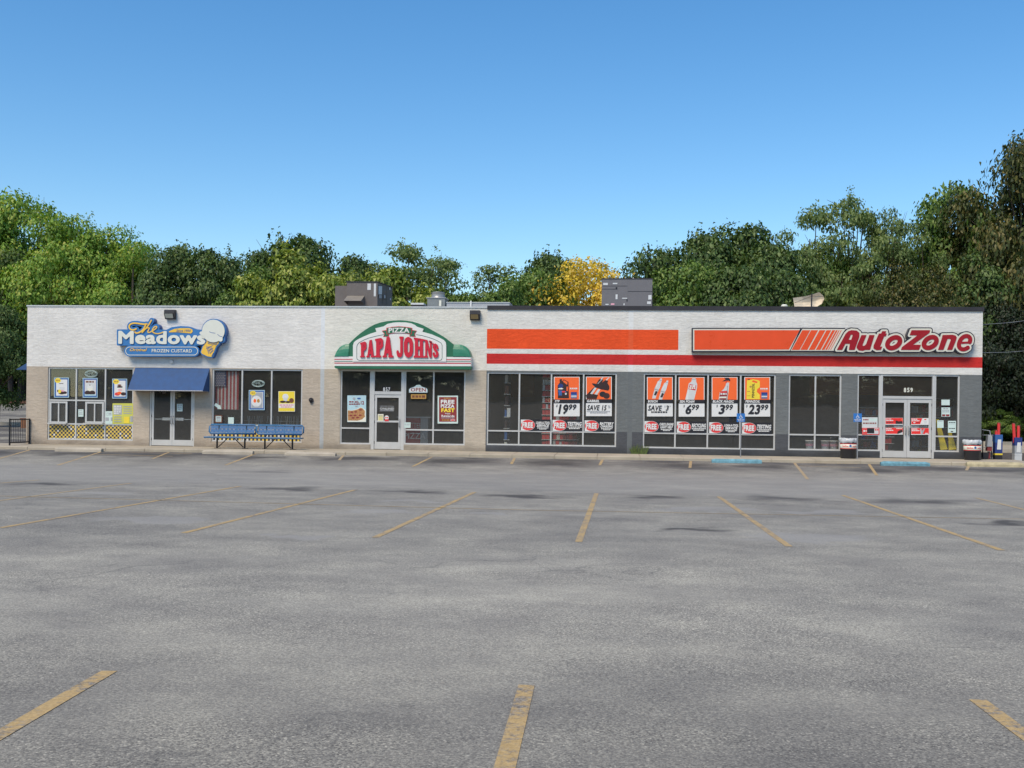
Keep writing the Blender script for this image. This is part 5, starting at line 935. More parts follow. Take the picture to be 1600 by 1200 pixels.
# weeds at the foot of the grey wall
WG = paint('weed_green', (0.10, 0.14, 0.04), 0.8, 0.4, sc=20)
def weed(px, h, n, label):
    x = FP(px, 706, -.06)[0]; b = MB()
    for k in range(n):
        dx = random.uniform(-.13, .13); l = random.uniform(-.16, .16); hh = h*random.uniform(.35, 1); w_ = .012
        p = (x+dx, -.06, .31); q = (x+dx+l*.5, -.09, .31+hh*.6); r_ = (x+dx+l, -.12, .31+hh)
        b.face([(p[0]-w_, p[1], p[2]), (p[0]+w_, p[1], p[2]), (q[0]+w_, q[1], q[2]), (q[0]-w_, q[1], q[2])], WG); b.face([(q[0]-w_, q[1], q[2]), (q[0]+w_, q[1], q[2]), (r_[0], r_[1], r_[2])], WG)
    b.build('weed', origin=(x, -.06, .31), label=label, cat='weed', group='weeds at the foot of the grey wall')
weed(992, .42, 34, 'taller tuft of weeds against the bare grey wall between the poster windows'); weed(1005, .40, 22, 'thin tuft of weeds at the left corner of the right poster window')
# ------------------------------------------------------------------ seen through the glass
def flag():
    a0 = FP(337, 580, .2); a1 = FP(372.5, 640, .2); x0, x1, z1, z0 = a0[0], a1[0], a0[1], a1[1]; b = MB(); RDf = paint('flag_red', (0.30, .035, .045), .8); WHf = paint('flag_white', (0.46, .43, .42), .8); BLf = paint('flag_blue', (0.03, .04, .13), .8); n = 26; yy = .20
    zu = z0+(z1-z0)*.60; xu = x0+(x1-x0)*.46
    for i in range(13):
        xa = x0+(x1-x0)*i/13; xb = x0+(x1-x0)*(i+1)/13; m = RDf if i % 2 == 0 else WHf; zt = zu if xb < xu+.04 else z1
        b.face([(xa, yy+.02*math.sin(i), z0), (xb, yy+.02*math.sin(i+1), z0), (xb, yy+.02*math.sin(i+1), zt), (xa, yy+.02*math.sin(i), zt)], m)
    b.box(x0, yy-.06, zu, xu+.02, yy-.055, z1, BLf)
    for r in range(9):
        for c in range(6 if r % 2 == 0 else 5):
            cx = x0+(xu-x0)*((c+.5)/6+(0 if r % 2 == 0 else 1/12)); cz = zu+(z1-zu)*(r+.5)/9; pts = [(cx+(.032 if k % 2 == 0 else .014)*math.sin(k*math.pi/5), cz+(.032 if k % 2 == 0 else .014)*math.cos(k*math.pi/5)) for k in range(10)]
            b.flat(list(reversed(pts)), yy-.066, WHf)
    b.build('flag', origin=((x0+x1)/2, yy, z0), label='striped flag with white stars on blue, hanging in the window right of the awning', cat='flag')
flag()
ML = paint('chair_metal', (0.62, 0.66, 0.64), 0.3, 0.1, 0.3)
def chair():
    a = empty('cafe_chair', (0, 0, 0)); b = MB(); b.lathe((0, 0, .0), [(.20, 0), (.20, .03)], M['dark'], 16); b.build('seat', a)
    for sx in (-1, 1):
        for sy in (-1, 1):
            b = MB(); b.tube([(sx*.15, sy*.15, .03), (sx*.19, sy*.19, .46)], .014, ML, 6); b.build('leg', a)
    b = MB(); b.tube([(.17*math.cos(t*.5236), .17*math.sin(t*.5236), .26) for t in range(13)], .009, ML, 5); b.build('stretcher', a)
    b = MB(); b.tube([(-.17, .17, 0), (-.19, .24, -.38), (0, .26, -.44), (.19, .24, -.38), (.17, .17, 0)], .013, ML, 6); b.build('backrest', a)
    return a
def copy_tree(o, parent=None):
    c = o.copy(); COL.objects.link(c); c.parent = parent
    for ch in list(o.children): copy_tree(ch, c)
    return c
pr = chair(); tabs = MB()
zt_ = FL+.74
for i, px in enumerate((352, 366, 385, 396, 408, 430, 442, 456, 465)):
    o = pr if i == 0 else copy_tree(pr); yy = 1.5+.35*(i % 3); o.location = (FP(px, 655, yy)[0], yy, zt_+.02); o.rotation_euler.z = i*1.1
    tag(o, 'upturned metal chair on a table behind the benches window', 'chair', 'upturned chairs seen through the window')
for i, px in enumerate((359, 396, 436, 460)):
    yy = 1.85; x = FP(px, 665, yy)[0]; a = empty('table', (x, yy, FL), 'table with upturned chairs on it behind the window', 'table', 'tables seen through the window')
    b = MB(); b.box(x-.5, yy-.55, zt_-.03, x+.5, yy+.55, zt_, M['brown']); b.build('tabletop', a); b = MB(); b.tube([(x, yy, FL), (x, yy, zt_-.03)], .05, M['dmetal'], 8); b.build('leg', a)
b = MB(); x0, x1 = FP(333, 668, .4)[0], FP(470, 668, .4)[0]; z = FP(400, 664, .35)[1]; b.box(OP['w2'][0], .302, FL, OP['w2'][2], .6, z+.02, M['mint']); b.build('window_ledge', bld)
b = MB(); b.box(OP['w1'][0]+2.55, .32, FL, OP['w1'][2], .5, zm*.0+zc+.08, M['mint']); b.build('window_ledge', bld)
b = MB(); b.box(OP['w1'][0]+.0, .35, FL, OP['w1'][2], .36, zc-.02, M['inner']); b.build('window_ledge', bld)
# dark cloth behind the upper custard window
b = MB(); b.box(OP['w1'][0]+.4, .9, zm-.2, OP['w1'][2], .92, 3.45, M['black']); b.build('dark_curtain', origin=(-20, .9, 2), label='dark curtain hanging behind the left custard shop window', cat='curtain')
# pizza shop counter
def counter():
    y = 1.6; x0, x1, zt = FP(622, 690, y)[0], FP(676, 690, y)[0], FP(650, 651, y)[1]; a = empty('counter', ((x0+x1)/2, y, FL), 'dark red shop counter with PIZZA lettering seen through the pizza shop window', 'counter')
    b = MB(); b.box(x0, y, FL, x1-.5, y+.6, zt-.05, paint('counter_red', (.30, .02, .03), .5)); b.box(x1-.5, y+.01, FL, x1-.2, y+.6, zt-.05, M['grayp']); b.text('BETTER', x0+.3, 1.15, x0+.95, 1.35, y-.01, M['grayp'], .0); b.text('PIZZA', x0+.25, .72, x0+1.1, .95, y-.01, M['lgray'], .0); b.build('body', a)
    b = MB(); b.box(x0-.05, y-.05, zt-.045, x1-.1, y+.65, zt, M['lgray']); b.build('top', a)
counter()
# parts shop shelves, buckets, ramps
def shelf(px0, px1, y, zt, n, label, cols):
    x0, x1 = FP(px0, 650, y)[0], FP(px1, 650, y)[0]; a = empty('shelf_rack', ((x0+x1)/2, y, FL), label, 'shelf', 'stocked shelves seen through the shop glass')
    b = MB(); b.box(x0, y+.42, FL, x1, y+.45, zt, M['dark'])
    for k in range(n+1): z = FL+(zt-FL)*k/n; b.box(x0, y, z-.02, x1, y+.415, z, M['lgray'])
    b.build('frame', a)
    b = MB(); r = random.Random(px0)
    for k in range(n):
        z = FL+(zt-FL)*k/n; x = x0+.03
        while x < x1-.1:
            w_ = r.uniform(.09, .16); b.box(x, y+.04, z+.003, x+w_-.015, y+.3, z+(zt-FL)/n*r.uniform(.6, .88), r.choice(cols)); x += w_
    b.build('stock', a)
PKR = paint('pack_red', (.55, .06, .06), .5); PKW = M['lgray']; PKB = M['bluep']; PKY = M['yellow']
shelf(846, 862, .8, 3.4, 13, 'tall shelf of red packs seen left of the poster with the oil jug', [PKR, PKR, PKW]); shelf(863, 905, 1.0, 3.4, 13, 'tall shelf of red packs behind the oil jug poster', [PKR, PKR, M['maroon'], PKW])
shelf(787, 796, .7, 3.4, 7, 'narrow stand of pale packs behind the leftmost grey framed pane', [PKW, M['cream'], M['brown'], M['bluep'], M['choc']])
shelf(1383, 1398, 1.2, 1.6, 5, 'low shelf behind the left leaf of the double door', [M['maroon'], PKR, M['dark']]); shelf(1425, 1455, 4.2, 2.4, 6, 'shelf deep inside behind the right leaf of the double door', [PKW, M['brownw'], PKR, PKY, M['dark']])
shelf(1345, 1374, 3.0, 2.2, 6, 'dim shelf behind the pane left of the double door', [M['brown'], PKR, PKB, M['dark'], M['maroon']]); shelf(1462, 1495, 3.2, 2.6, 6, 'dim shelf behind the pane right of the double door', [M['brown'], PKR, M['pink'], M['dark'], M['maroon']])
b = MB(); b.box(OP['ea'][0]-1, 4.0, 2.75, OP['eb'][2]+.3, 4.05, 3.5, M['brownw']); b.box(OP['ea'][0]-1, 3.98, 2.72, OP['eb'][2]+.3, 4.06, 2.747, M['gold']); b.build('interior_band', bld)
b = MB(); x0, x1 = FP(794, 600, 5)[0], FP(835, 600, 5)[0]; b.box(x0, 5, 2.5, x1, 5.05, 3.48, M['brownw']); b.build('interior_band', bld)
for px, lab in ((1289.5, 'white plastic bucket behind the glass, the left one of the pair'), (1303, 'white plastic bucket behind the glass, the right one of the pair'), (1265, 'dim white bucket behind the left pane')):
    x = FP(px, 700, .5)[0]; a = empty('bucket', (x, .5, .58), lab, 'bucket', 'white buckets behind the glass'); b = MB(); b.lathe((x, .5, .58), [(.13, 0), (.155, .30), (.165, .30), (.165, .335), (.15, .336)], M['white'], 20); b.build('pail', a); b = MB(); b.lathe((x, .5, .58), [(.146, .12), (.153, .20)], M['pink'], 20); b.build('pail_label', a)
b = MB(); b.box(OP['a3'][0]-.2, .305, FL, OP['a3'][2]+.2, .75, .575, M['dark']); b.box(OP['eb'][0], .305, FL, OP['eb'][2]+.2, .9, .59, M['dark']); b.build('window_ledge', bld)
for p, lab in ((((1464, 655), (1469, 655), (1480, 702), (1469, 703)), 'yellow metal ramp leaning behind the glass, the left one'), (((1484, 676), (1489, 676), (1494, 702), (1482, 703)), 'yellow metal ramp leaning behind the glass, the right one')):
    b = MB(); q = [FP(u, v, .35) for u, v in p]; o = [(q[0][0], .50, q[0][1]), (q[1][0], .50, q[1][1]), (q[2][0], .30, q[2][1]), (q[3][0], .30, q[3][1])]
    v = o+[(a_, b__+.06, c_) for a_, b__, c_ in o]; b.mesh(v, [(3, 2, 1, 0), (4, 5, 6, 7), (0, 1, 5, 4), (1, 2, 6, 5), (2, 3, 7, 6), (3, 0, 4, 7)], paint('ramp_yellow', (.85, .66, .03), .4)); b.build('car_ramp', origin=(q[3][0], .35, q[3][1]), label=lab, cat='ramp', group='yellow ramps behind the glass')
# ------------------------------------------------------------------ on the roof
RB = paint('rooftop_brown_metal', (0.135, 0.118, 0.108), 0.5, 0.08); RG = paint('rooftop_grey_metal', (0.145, 0.142, 0.150), 0.5, 0.06); ST = M['lgray']; RZ = 5.25
def flq(b, px0, py0, px1, py1, y, m): a, c = FP(px0, py1, y), FP(px1, py0, y); b.flat([a, (c[0], a[1]), c, (a[0], c[1])], y, m)
def unit1():
    y = 6.0; p1, p2 = FP(542, 441, y), FP(590, 441, y); p3 = FP(613, 448, 8.0); x0 = FP(521.5, 446, y)[0]; zt = p1[1]; zt2 = FP(530, 445.5, y)[1]
    a = empty('rooftop_unit', ((p1[0]+p2[0])/2, 7, RZ), 'brown rooftop air unit with a sloped hood, left of the roof fan', 'air conditioner')
    b = MB(); b.prism([(p1[0], y), (p2[0], y), (p3[0], 8.0), (p3[0]-1.2, 9.6), (p1[0], 9)], RZ, zt, RB); b.prism([(p1[0]-.03, y-.03), (p2[0]+.02, y-.03), (p3[0]+.04, 8.0), (p3[0]-1.2, 9.65), (p1[0]-.03, 9.05)], zt+.002, zt+.04, M['dark']); b.build('cabinet', a)
    b = MB(); b.box(x0, y+.25, RZ, p1[0]-.003, 8.6, zt2, RB); b.build('side_cabinet', a)
    b = MB(); h0, h1, h2 = FP(540, 461, y-.3), FP(567, 461, y-.3), FP(567, 470, y-.65); b.mesh([(h0[0], y, h0[1]), (h1[0], y, h1[1]), (h1[0], y-.65, h2[1]), (h0[0], y-.65, h2[1])], [(3, 2, 1, 0)], paint('hood_metal', (.22, .20, .17), .5)); b.mesh([(h0[0], y, h0[1]), (h0[0], y-.65, h2[1]), (h0[0], y, h2[1]-.1)], [(0, 1, 2)], RB); b.mesh([(h1[0], y, h1[1]), (h1[0], y-.65, h2[1]), (h1[0], y, h2[1]-.1)], [(2, 1, 0)], RB); b.build('hood', a)
    for q_ in ((574, 443, 579.5, 453), (584, 443, 587.5, 463)): b = MB(); flq(b, *q_, y-.01, ST); b.build('sticker', a)
    def side(px0, px1, py0, py1, m, o=.02):
        t0 = (px0-590)/23; t1 = (px1-590)/23; q = []
        for t, py in ((t0, py1), (t1, py1), (t1, py0), (t0, py0)):
            yy = y+2*t-o; q.append((p2[0]+(p3[0]-p2[0])*t+o, yy, FP(590+23*t, py, yy)[1]))
        return q
    b = MB(); b.face(side(591, 596.5, 447, 460, ST), M['lgray']); b.face(side(592, 596, 461, 466, ST), M['grayp']); b.face(side(600, 601.5, 461, 466, ST), ST); b.face(side(607.5, 609.5, 449, 453, ST), ST); b.face(side(609, 610.5, 466, 469, ST), ST); b.face(side(597.4, 597.9, 444, 476, ST), M['black']); b.face(side(603.4, 603.9, 446, 476, ST), M['black']); b.face(side(598, 603, 467, 467.6, ST), M['black']); b.build('control_box', a)
unit1()
def fan():
    y = 6; x0, x1 = FP(666, 470, y)[0], FP(697, 470, y)[0]; zt = FP(680, 466, y)[1]; a = empty('roof_fan', ((x0+x1)/2, y, RZ), 'round grey roof fan on a square box, right of the brown rooftop unit', 'roof fan')
    b = MB(); b.box(x0+.05, y, RZ, x1-.05, y+.8, zt, paint('galvanised', (.22, .24, .24), .5, .12, .3)); b.box(x0, y-.03, zt+.002, x1, y+.83, zt+.03, M['grayp']); b.build('curb', a)
    c = ((x0+x1)/2+.02, y+.4, zt+.03); b = MB(); b.lathe(c, [(.34, 0), (.30, .05), (.29, .24), (.31, .26), (.25, .28), (.1, .30)], paint('fan_metal', (.33, .33, .32), .4, .1, .4), 24); b.build('hood', a)
    b = MB(); b.box(x1-.3, y-.05, zt-.35, x1-.2, y-.0, zt-.1, M['cream']); b.build('switch_box', a)
fan()
b = MB(); y = 5.5; a0, a1 = FP(698, 473, y), FP(796, 474.5, y); b.box(a0[0], y, RZ, a1[0], y+1.2, a0[1], M['grayp']); b.box(a0[0]-.02, y-.03, a0[1]+.002, a1[0]+.02, y+1.23, a0[1]+.03, M['coping_w']); q = FP(736, 472, y); b.box(q[0]-.03, y-.06, RZ, q[0]+.03, y-.035, q[1]+.05, M['white']); b.build('roof_duct', origin=((a0[0]+a1[0])/2, y, RZ), label='long low pale metal duct on the roof, right of the fan', cat='roof duct')
b = MB(); a0, a1 = FP(643, 474, y), FP(661, 474, y); b.box(a0[0], y, RZ, a1[0], y+.8, a0[1]-.06, M['dark']); b.box(a0[0]-.03, y-.02, a0[1]-.057, a1[0]+.03, y+.82, a0[1]+.02, M['lgray']); b.build('roof_hatch', origin=(a0[0]+.2, y, RZ), label='low white lidded roof hatch, just left of the fan', cat='roof hatch')
def unit2():
    y = 6.0; p, q = FP(940.5, 436, y), FP(1019.5, 436, y); zt = p[1]; a = empty('rooftop_unit', ((p[0]+q[0])/2, 7, RZ), 'large grey rooftop air unit with panel seams, standing in front of the yellow tree', 'air conditioner')
    b = MB(); b.prism([(p[0], y), (q[0], y), (q[0], 8.2), (p[0], 8.2)], RZ, zt, RG); b.prism([(p[0]-.02, y-.02), (q[0]+.02, y-.02), (q[0]+.02, 8.22), (p[0]-.02, 8.22)], zt+.002, zt+.035, M['dark'])
    for px in (980.5,): flq(b, px, 436, px+.5, 477, y-.006, M['dark'])
    flq(b, 965.2, 452, 965.6, 477, y-.006, M['dark']); flq(b, 941, 451.4, 965, 452, y-.007, M['dark']); flq(b, 941, 446.6, 980, 447.1, y-.007, M['dark']); flq(b, 981, 455, 1019.3, 455.6, y-.007, M['dark']); flq(b, 962, 448.5, 964.5, 451.5, y-.01, M['black']); flq(b, 978.8, 467.5, 980.6, 471, y-.01, M['black']); b.build('cabinet', a)
    for r_ in ((942.5, 442, 949.8, 445.5), (957.5, 442, 964.6, 444), (961.8, 460, 965, 467.5), (972, 465.3, 980, 466.8), (1013, 461, 1018, 468), (1011, 471, 1017, 475), (974.2, 474, 976, 477), (946, 474.8, 951, 476.5)): b = MB(); flq(b, *r_, y-.012, ST); b.build('sticker', a)
    b = MB(); flq(b, 954.5, 474, 960, 476.5, y-.012, M['pink']); b.build('sticker', a)
    for px, w_ in ((962, 3), (972, 8), (980, 10), (997, 4)): b = MB(); c = FP(px, 436, y+1); b.tube([(c[0], y+1, zt+.03), (c[0]+.03*w_, y+1, zt+.05+.01*w_)], .05, M['white'], 8); b.build('top_fitting', a)
unit2()
def dish():
    y = 6.5; a0 = FP(1265, 478, y); a = empty('satellite_dish', (a0[0], y, RZ), 'tan curved dish tilted on the roof, low behind the right parapet', 'dish'); b = MB(); T = paint('dish_tan', (.66, .56, .42), .7, .12)
    top_ = [(1239, 465.5), (1254, 463.6), (1268, 460.5), (1275, 458), (1280, 456.5), (1285.5, 461), (1288, 466)]; bot = [(1242, 482), (1254, 482), (1268, 482), (1274, 481), (1279, 477.5), (1284, 474.5), (1287.5, 468)]
    n = len(top_)
    for i in range(n-1):
        for j in range(4):
            def P(k, t):
                u = k/(n-1); px = top_[k][0]+(bot[k][0]-top_[k][0])*t; py = top_[k][1]+(bot[k][1]-top_[k][1])*t; yy = y+.22*(1-(2*u-1)**2)*math.sin(math.pi*t); q = FP(px, py, yy); return (q[0], yy, q[1])
            b.face([P(i, (j+1)/4), P(i+1, (j+1)/4), P(i+1, j/4), P(i, j/4)], T, True)
    b.build('reflector', a)
    b = MB(); c = FP(1268.5, 459, y-.1); b.tube([(c[0]-.03, y-.1, RZ), (c[0], y-.1, c[1])], .03, M['dark'], 8); c2 = FP(1242, 473, y-.12); c3 = FP(1287, 463.5, y-.12); b.tube([(c2[0], y-.05, c2[1]), (c[0], y-.12, c[1]-.1), (c3[0], y-.05, c3[1])], .008, M['dark'], 5); b.build('mount', a)
    c = FP(1225.5, 477, y); b = MB(); b.lathe((c[0], y, RZ), [(.08, 0), (.08, c[1]-RZ-.08), (.16, c[1]-RZ-.05), (.1, c[1]-RZ+.03)], M['cream'], 14); b.build('roof_vent', origin=(c[0], y, RZ), label='small cream vent cap on the roof left of the tan dish', cat='roof vent')
dish()
# overhead wires past the right corner
for (p, q) in (((1533, 507), (1640, 494)), ((1533, 551), (1640, 543))):
    b = MB(); a0 = FP(p[0], p[1], .3); a1 = FP(q[0], q[1], 3); pts = []
    for k in range(9): t = k/8; pts.append((a0[0]+(a1[0]-a0[0])*t, .3+2.7*t, a0[1]+(a1[1]-a0[1])*t-.06*math.sin(math.pi*t)))
    b.tube(pts, .006, M['grayp'], 5); b.build('wire', origin=pts[0], label='thin overhead wire from the right corner of the building', cat='wire', group='overhead wires at the right corner')
# ------------------------------------------------------------------ trees
def leafmat(name, cols, trans=0.25):
    m = bpy.data.materials.new(name); m.use_nodes = True; nt = m.node_tree; nt.nodes.clear(); o = N(nt, 'OutputMaterial')
    g = N(nt, 'NewGeometry'); oi = N(nt, 'ObjectInfo'); n = noise(nt, mapv(nt, (.55, .55, .55)), 1.0, 3); f = math_(nt, 'ADD', math_(nt, 'MULTIPLY', g.outputs['Random Per Island'], 0.55), math_(nt, 'MULTIPLY', n, 0.45))
    c = ramp(nt, f, [(0.2+0.6*k/(len(cols)-1), cc) for k, cc in enumerate(cols)])
    d = N(nt, 'BsdfPrincipled'); L(nt, c, d.inputs['Base Color']); d.inputs['Roughness'].default_value = 0.55; d.inputs['Specular IOR Level'].default_value = 0.35
    t = N(nt, 'BsdfTranslucent'); L(nt, mixc(nt, 1.0, c, (1.2, 1.25, .6), 'MULTIPLY'), t.inputs[0]); mx = N(nt, 'MixShader'); mx.inputs[0].default_value = trans
    L(nt, d.outputs[0], mx.inputs[1]); L(nt, t.outputs[0], mx.inputs[2]); L(nt, mx.outputs[0], o.inputs[0]); return m
LM = {'dark': leafmat('maple_leaves_dark', [(.020, .042, .011), (.052, .10, .025), (.10, .165, .042), (.19, .25, .085)]),
      'mid': leafmat('maple_leaves', [(.030, .070, .014), (.080, .155, .028), (.15, .24, .045), (.25, .32, .09)]),
      'ygreen': leafmat('elm_leaves', [(.070, .145, .022), (.16, .30, .042), (.27, .42, .07), (.46, .46, .10)], .32),
      'olive': leafmat('maple_leaves_olive', [(.050, .090, .015), (.16, .235, .034), (.30, .37, .068), (.50, .50, .15)], .3),
      'airy': leafmat('locust_leaves', [(.055, .10, .033), (.12, .185, .055), (.19, .26, .085), (.28, .34, .13)], .35),
      'yellow': leafmat('autumn_leaves', [(.26, .25, .03), (.66, .48, .045), (.85, .62, .07), (.88, .66, .24)], .35),
      'brown': leafmat('turning_leaves', [(.016, .028, .008), (.042, .064, .015), (.095, .11, .028), (.22, .18, .06)]),
      'pine': leafmat('deep_shade_leaves', [(.006, .012, .006), (.014, .026, .010), (.030, .048, .018)], .1)}  # pine: no conifer, deep woodland shade put into a near black leaf colour
BARK = paint('bark', (0.075, 0.060, 0.050), 0.9, 0.3, sc=5, bmp=.6)
def crown_mesh(seed, mat, nl, lumps, ls, R=3.0, Hc=8.0, airy=False, cone=False, drop=0.0):
    """crown as leaf clumps in a unit tree: trunk foot at the origin, crown up to height Hc"""
    r = np.random.RandomState(seed); C = []; z0 = Hc*0.16
    for k in range(lumps):
        while True:
            p = r.uniform(-1, 1, 3)
            if np.hypot(np.hypot(*p[:2]), p[2]) < 1: break
        q = p/max(1e-6, np.linalg.norm(p))*(np.linalg.norm(p)**0.45); q[2] = math.copysign(abs(q[2])**1.25, q[2])
        zz = z0+(Hc-z0)*(q[2]*.5+.5)*1.0; t = (zz-z0)/(Hc-z0)
        rr = R*(1.0-0.12*t) if not cone else R*(1.02-.93*t)
        rad_ = (R*r.uniform(.24, .42) if not airy else R*r.uniform(.16, .30))*(1-.35*t if cone else 1)
        C.append((q[0]*rr, q[1]*rr, min(zz, Hc-rad_*.45), rad_))
    per = nl//lumps; P = []; Nn = []
    for cx, cy, cz, cr in C:
        d = r.normal(size=(per, 3)); d /= np.linalg.norm(d, axis=1)[:, None]; rr = cr*(r.uniform(0.35, 1.0, per)**0.5)*(1+.35*r.normal(size=per)*.5)
        s = np.array([1, 1, .58 if not airy else .36]); P.append(np.array([cx, cy, cz])+d*rr[:, None]*s); Nn.append(d)
    # sprays sticking out of the outline
    for k in range(12 if not airy else 24):
        cx, cy, cz, cr = C[r.randint(len(C))]; d = np.array([cx, cy, (cz-Hc*.5)*.35])+r.normal(size=3)*R*.35; d /= np.linalg.norm(d); n2 = 22
        t = r.uniform(.6, 1.12, n2)[:, None]; P.append(np.array([cx, cy, cz])+d*t*cr+r.normal(size=(n2, 3))*cr*.13); Nn.append(np.repeat(d[None], n2, 0))
    P = np.vstack(P); Nn = np.vstack(Nn); n = len(P)
    cen = P-np.array([0, 0, Hc*.5]); cen /= np.linalg.norm(cen, axis=1)[:, None]; nrm = Nn*0.7+cen*.45+r.normal(size=(n, 3))*.5+np.array([0, 0, .35]); nrm /= np.linalg.norm(nrm, axis=1)[:, None]
    a = np.cross(nrm, r.normal(size=(n, 3))); a /= np.linalg.norm(a, axis=1)[:, None]; b_ = np.cross(nrm, a)
    sz = ls*r.uniform(.55, 1.35, n)[:, None]; droop = np.array([0, 0, -.25])*sz
    V = np.stack([P-a*sz*.5, P+b_*sz*.32+nrm*sz*.10, P+a*sz*.5+droop, P-b_*sz*.32+nrm*sz*.10], 1).reshape(-1, 3)
    me = bpy.data.meshes.new('crown'); me.vertices.add(n*4); me.vertices.foreach_set('co', V.ravel()); me.loops.add(n*4); me.loops.foreach_set('vertex_index', np.arange(n*4)); me.polygons.add(n); me.polygons.foreach_set('loop_start', np.arange(n)*4)
    me.update(calc_edges=True); me.materials.append(mat); return me, C
def trunk_mesh(C, seed, Hc, cone=False):
    r = random.Random(seed); b = MB(); top_ = Vector((r.uniform(-.2, .2), r.uniform(-.2, .2), Hc*.55)); sp = Vector((r.uniform(-.1, .1), r.uniform(-.1, .1), Hc*.22))
    b.tube([(0, 0, -.3), (0, 0, .3), sp, top_, (top_.x, top_.y, Hc*.86)], [.26, .20, .16, .09, .03], BARK, 8)
    for c in C[::2 if not cone else 4]:
        t = r.uniform(.1, .7); s = sp.lerp(top_, t); e = Vector(c[:3]); mid = s.lerp(e, .5)+Vector((0, 0, -.15*(e-s).length+ .3)); b.tube([s, mid, e], [.075, .05, .018], BARK, 5)
        for k in range(2): e2 = e+Vector((r.uniform(-1, 1), r.uniform(-1, 1), r.uniform(-.2, 1)))*c[3]*.9; b.tube([mid.lerp(e, .6), e, e2], [.03, .018, .006], BARK, 4)
    return b
KIND = {}
def proto(key, mat, nl, lumps, ls, seeds=(1, 2), **kw):
    for s in seeds:
        me, C = crown_mesh(s*13+hash_(key), LM[mat], nl, lumps, ls, **kw)
        tb = trunk_mesh(C, s, 8.0, kw.get('cone', False)); tm = bpy.data.meshes.new('trunk'); tm.from_pydata(tb.v, [], tb.f); tm.materials.append(BARK); tm.update(); KIND.setdefault(key, []).append((me, tm))
def hash_(s): return sum(ord(c)*(i+1) for i, c in enumerate(s)) % 997
proto('dark', 'dark', 26000, 46, .20); proto('mid', 'mid', 24000, 44, .20); proto('olive', 'olive', 20000, 40, .23); proto('ygreen', 'ygreen', 28000, 54, .17)
proto('airy', 'airy', 21000, 95, .14, seeds=(1, 2, 5), airy=True); proto('yellow', 'yellow', 14000, 60, .17, seeds=(4,)); proto('brown', 'brown', 24000, 54, .16); proto('pine', 'pine', 14000, 60, .17, seeds=(3,))
NM = {'dark': 'maple_tree', 'mid': 'maple_tree', 'olive': 'maple_tree', 'ygreen': 'elm_tree', 'airy': 'locust_tree', 'yellow': 'autumn_tree', 'brown': 'oak_tree', 'pine': 'deep_shade_tree'}
cnt = {}
def tree(kind, px, top, wpx, y, label, group='trees behind the building', z0=None, nm=None, xy=None, h=None, wd=None):
    if group == 'trees behind the building' and (px < 260 or px > 1230): y = max(y+10, 39.5+(px % 7)*.6)
    k = cnt.get(kind, 0); cnt[kind] = k+1; me, tm = KIND[kind][k % len(KIND[kind])]
    if xy: x, y = xy; zg = H(x, y) if z0 is None else z0; hh = h; W2 = wd
    else:
        x, zt = FP(px, top, y); zg = H(x, y) if z0 is None else z0; hh = zt-zg; W2 = (y-CAM.y)*wpx/FPX
    t = empty(nm or NM[kind], (x, y, zg), label, 'tree', group); rz = random.Random(px*7+k).uniform(0, 6.28); sz = hh/8.0; sx = max(W2*1.12/6.3, (.62 if kind not in ('airy', 'yellow', 'pine') else .74)*sz*1.15)
    if px > 1240 and not xy: sx = max(W2*1.2/6.3, (.5 if kind != 'airy' else (.62 if px < 1350 else .46))*sz)
    if xy or 'bush' in label: sx = W2/6.3
    for n_, m_ in (('trunk', tm), ('crown', me)):
        o = bpy.data.objects.new(n_, m_); COL.objects.link(o); o.parent = t
    t.scale = (sx, sx, sz); t.rotation_euler.z = rz; return t
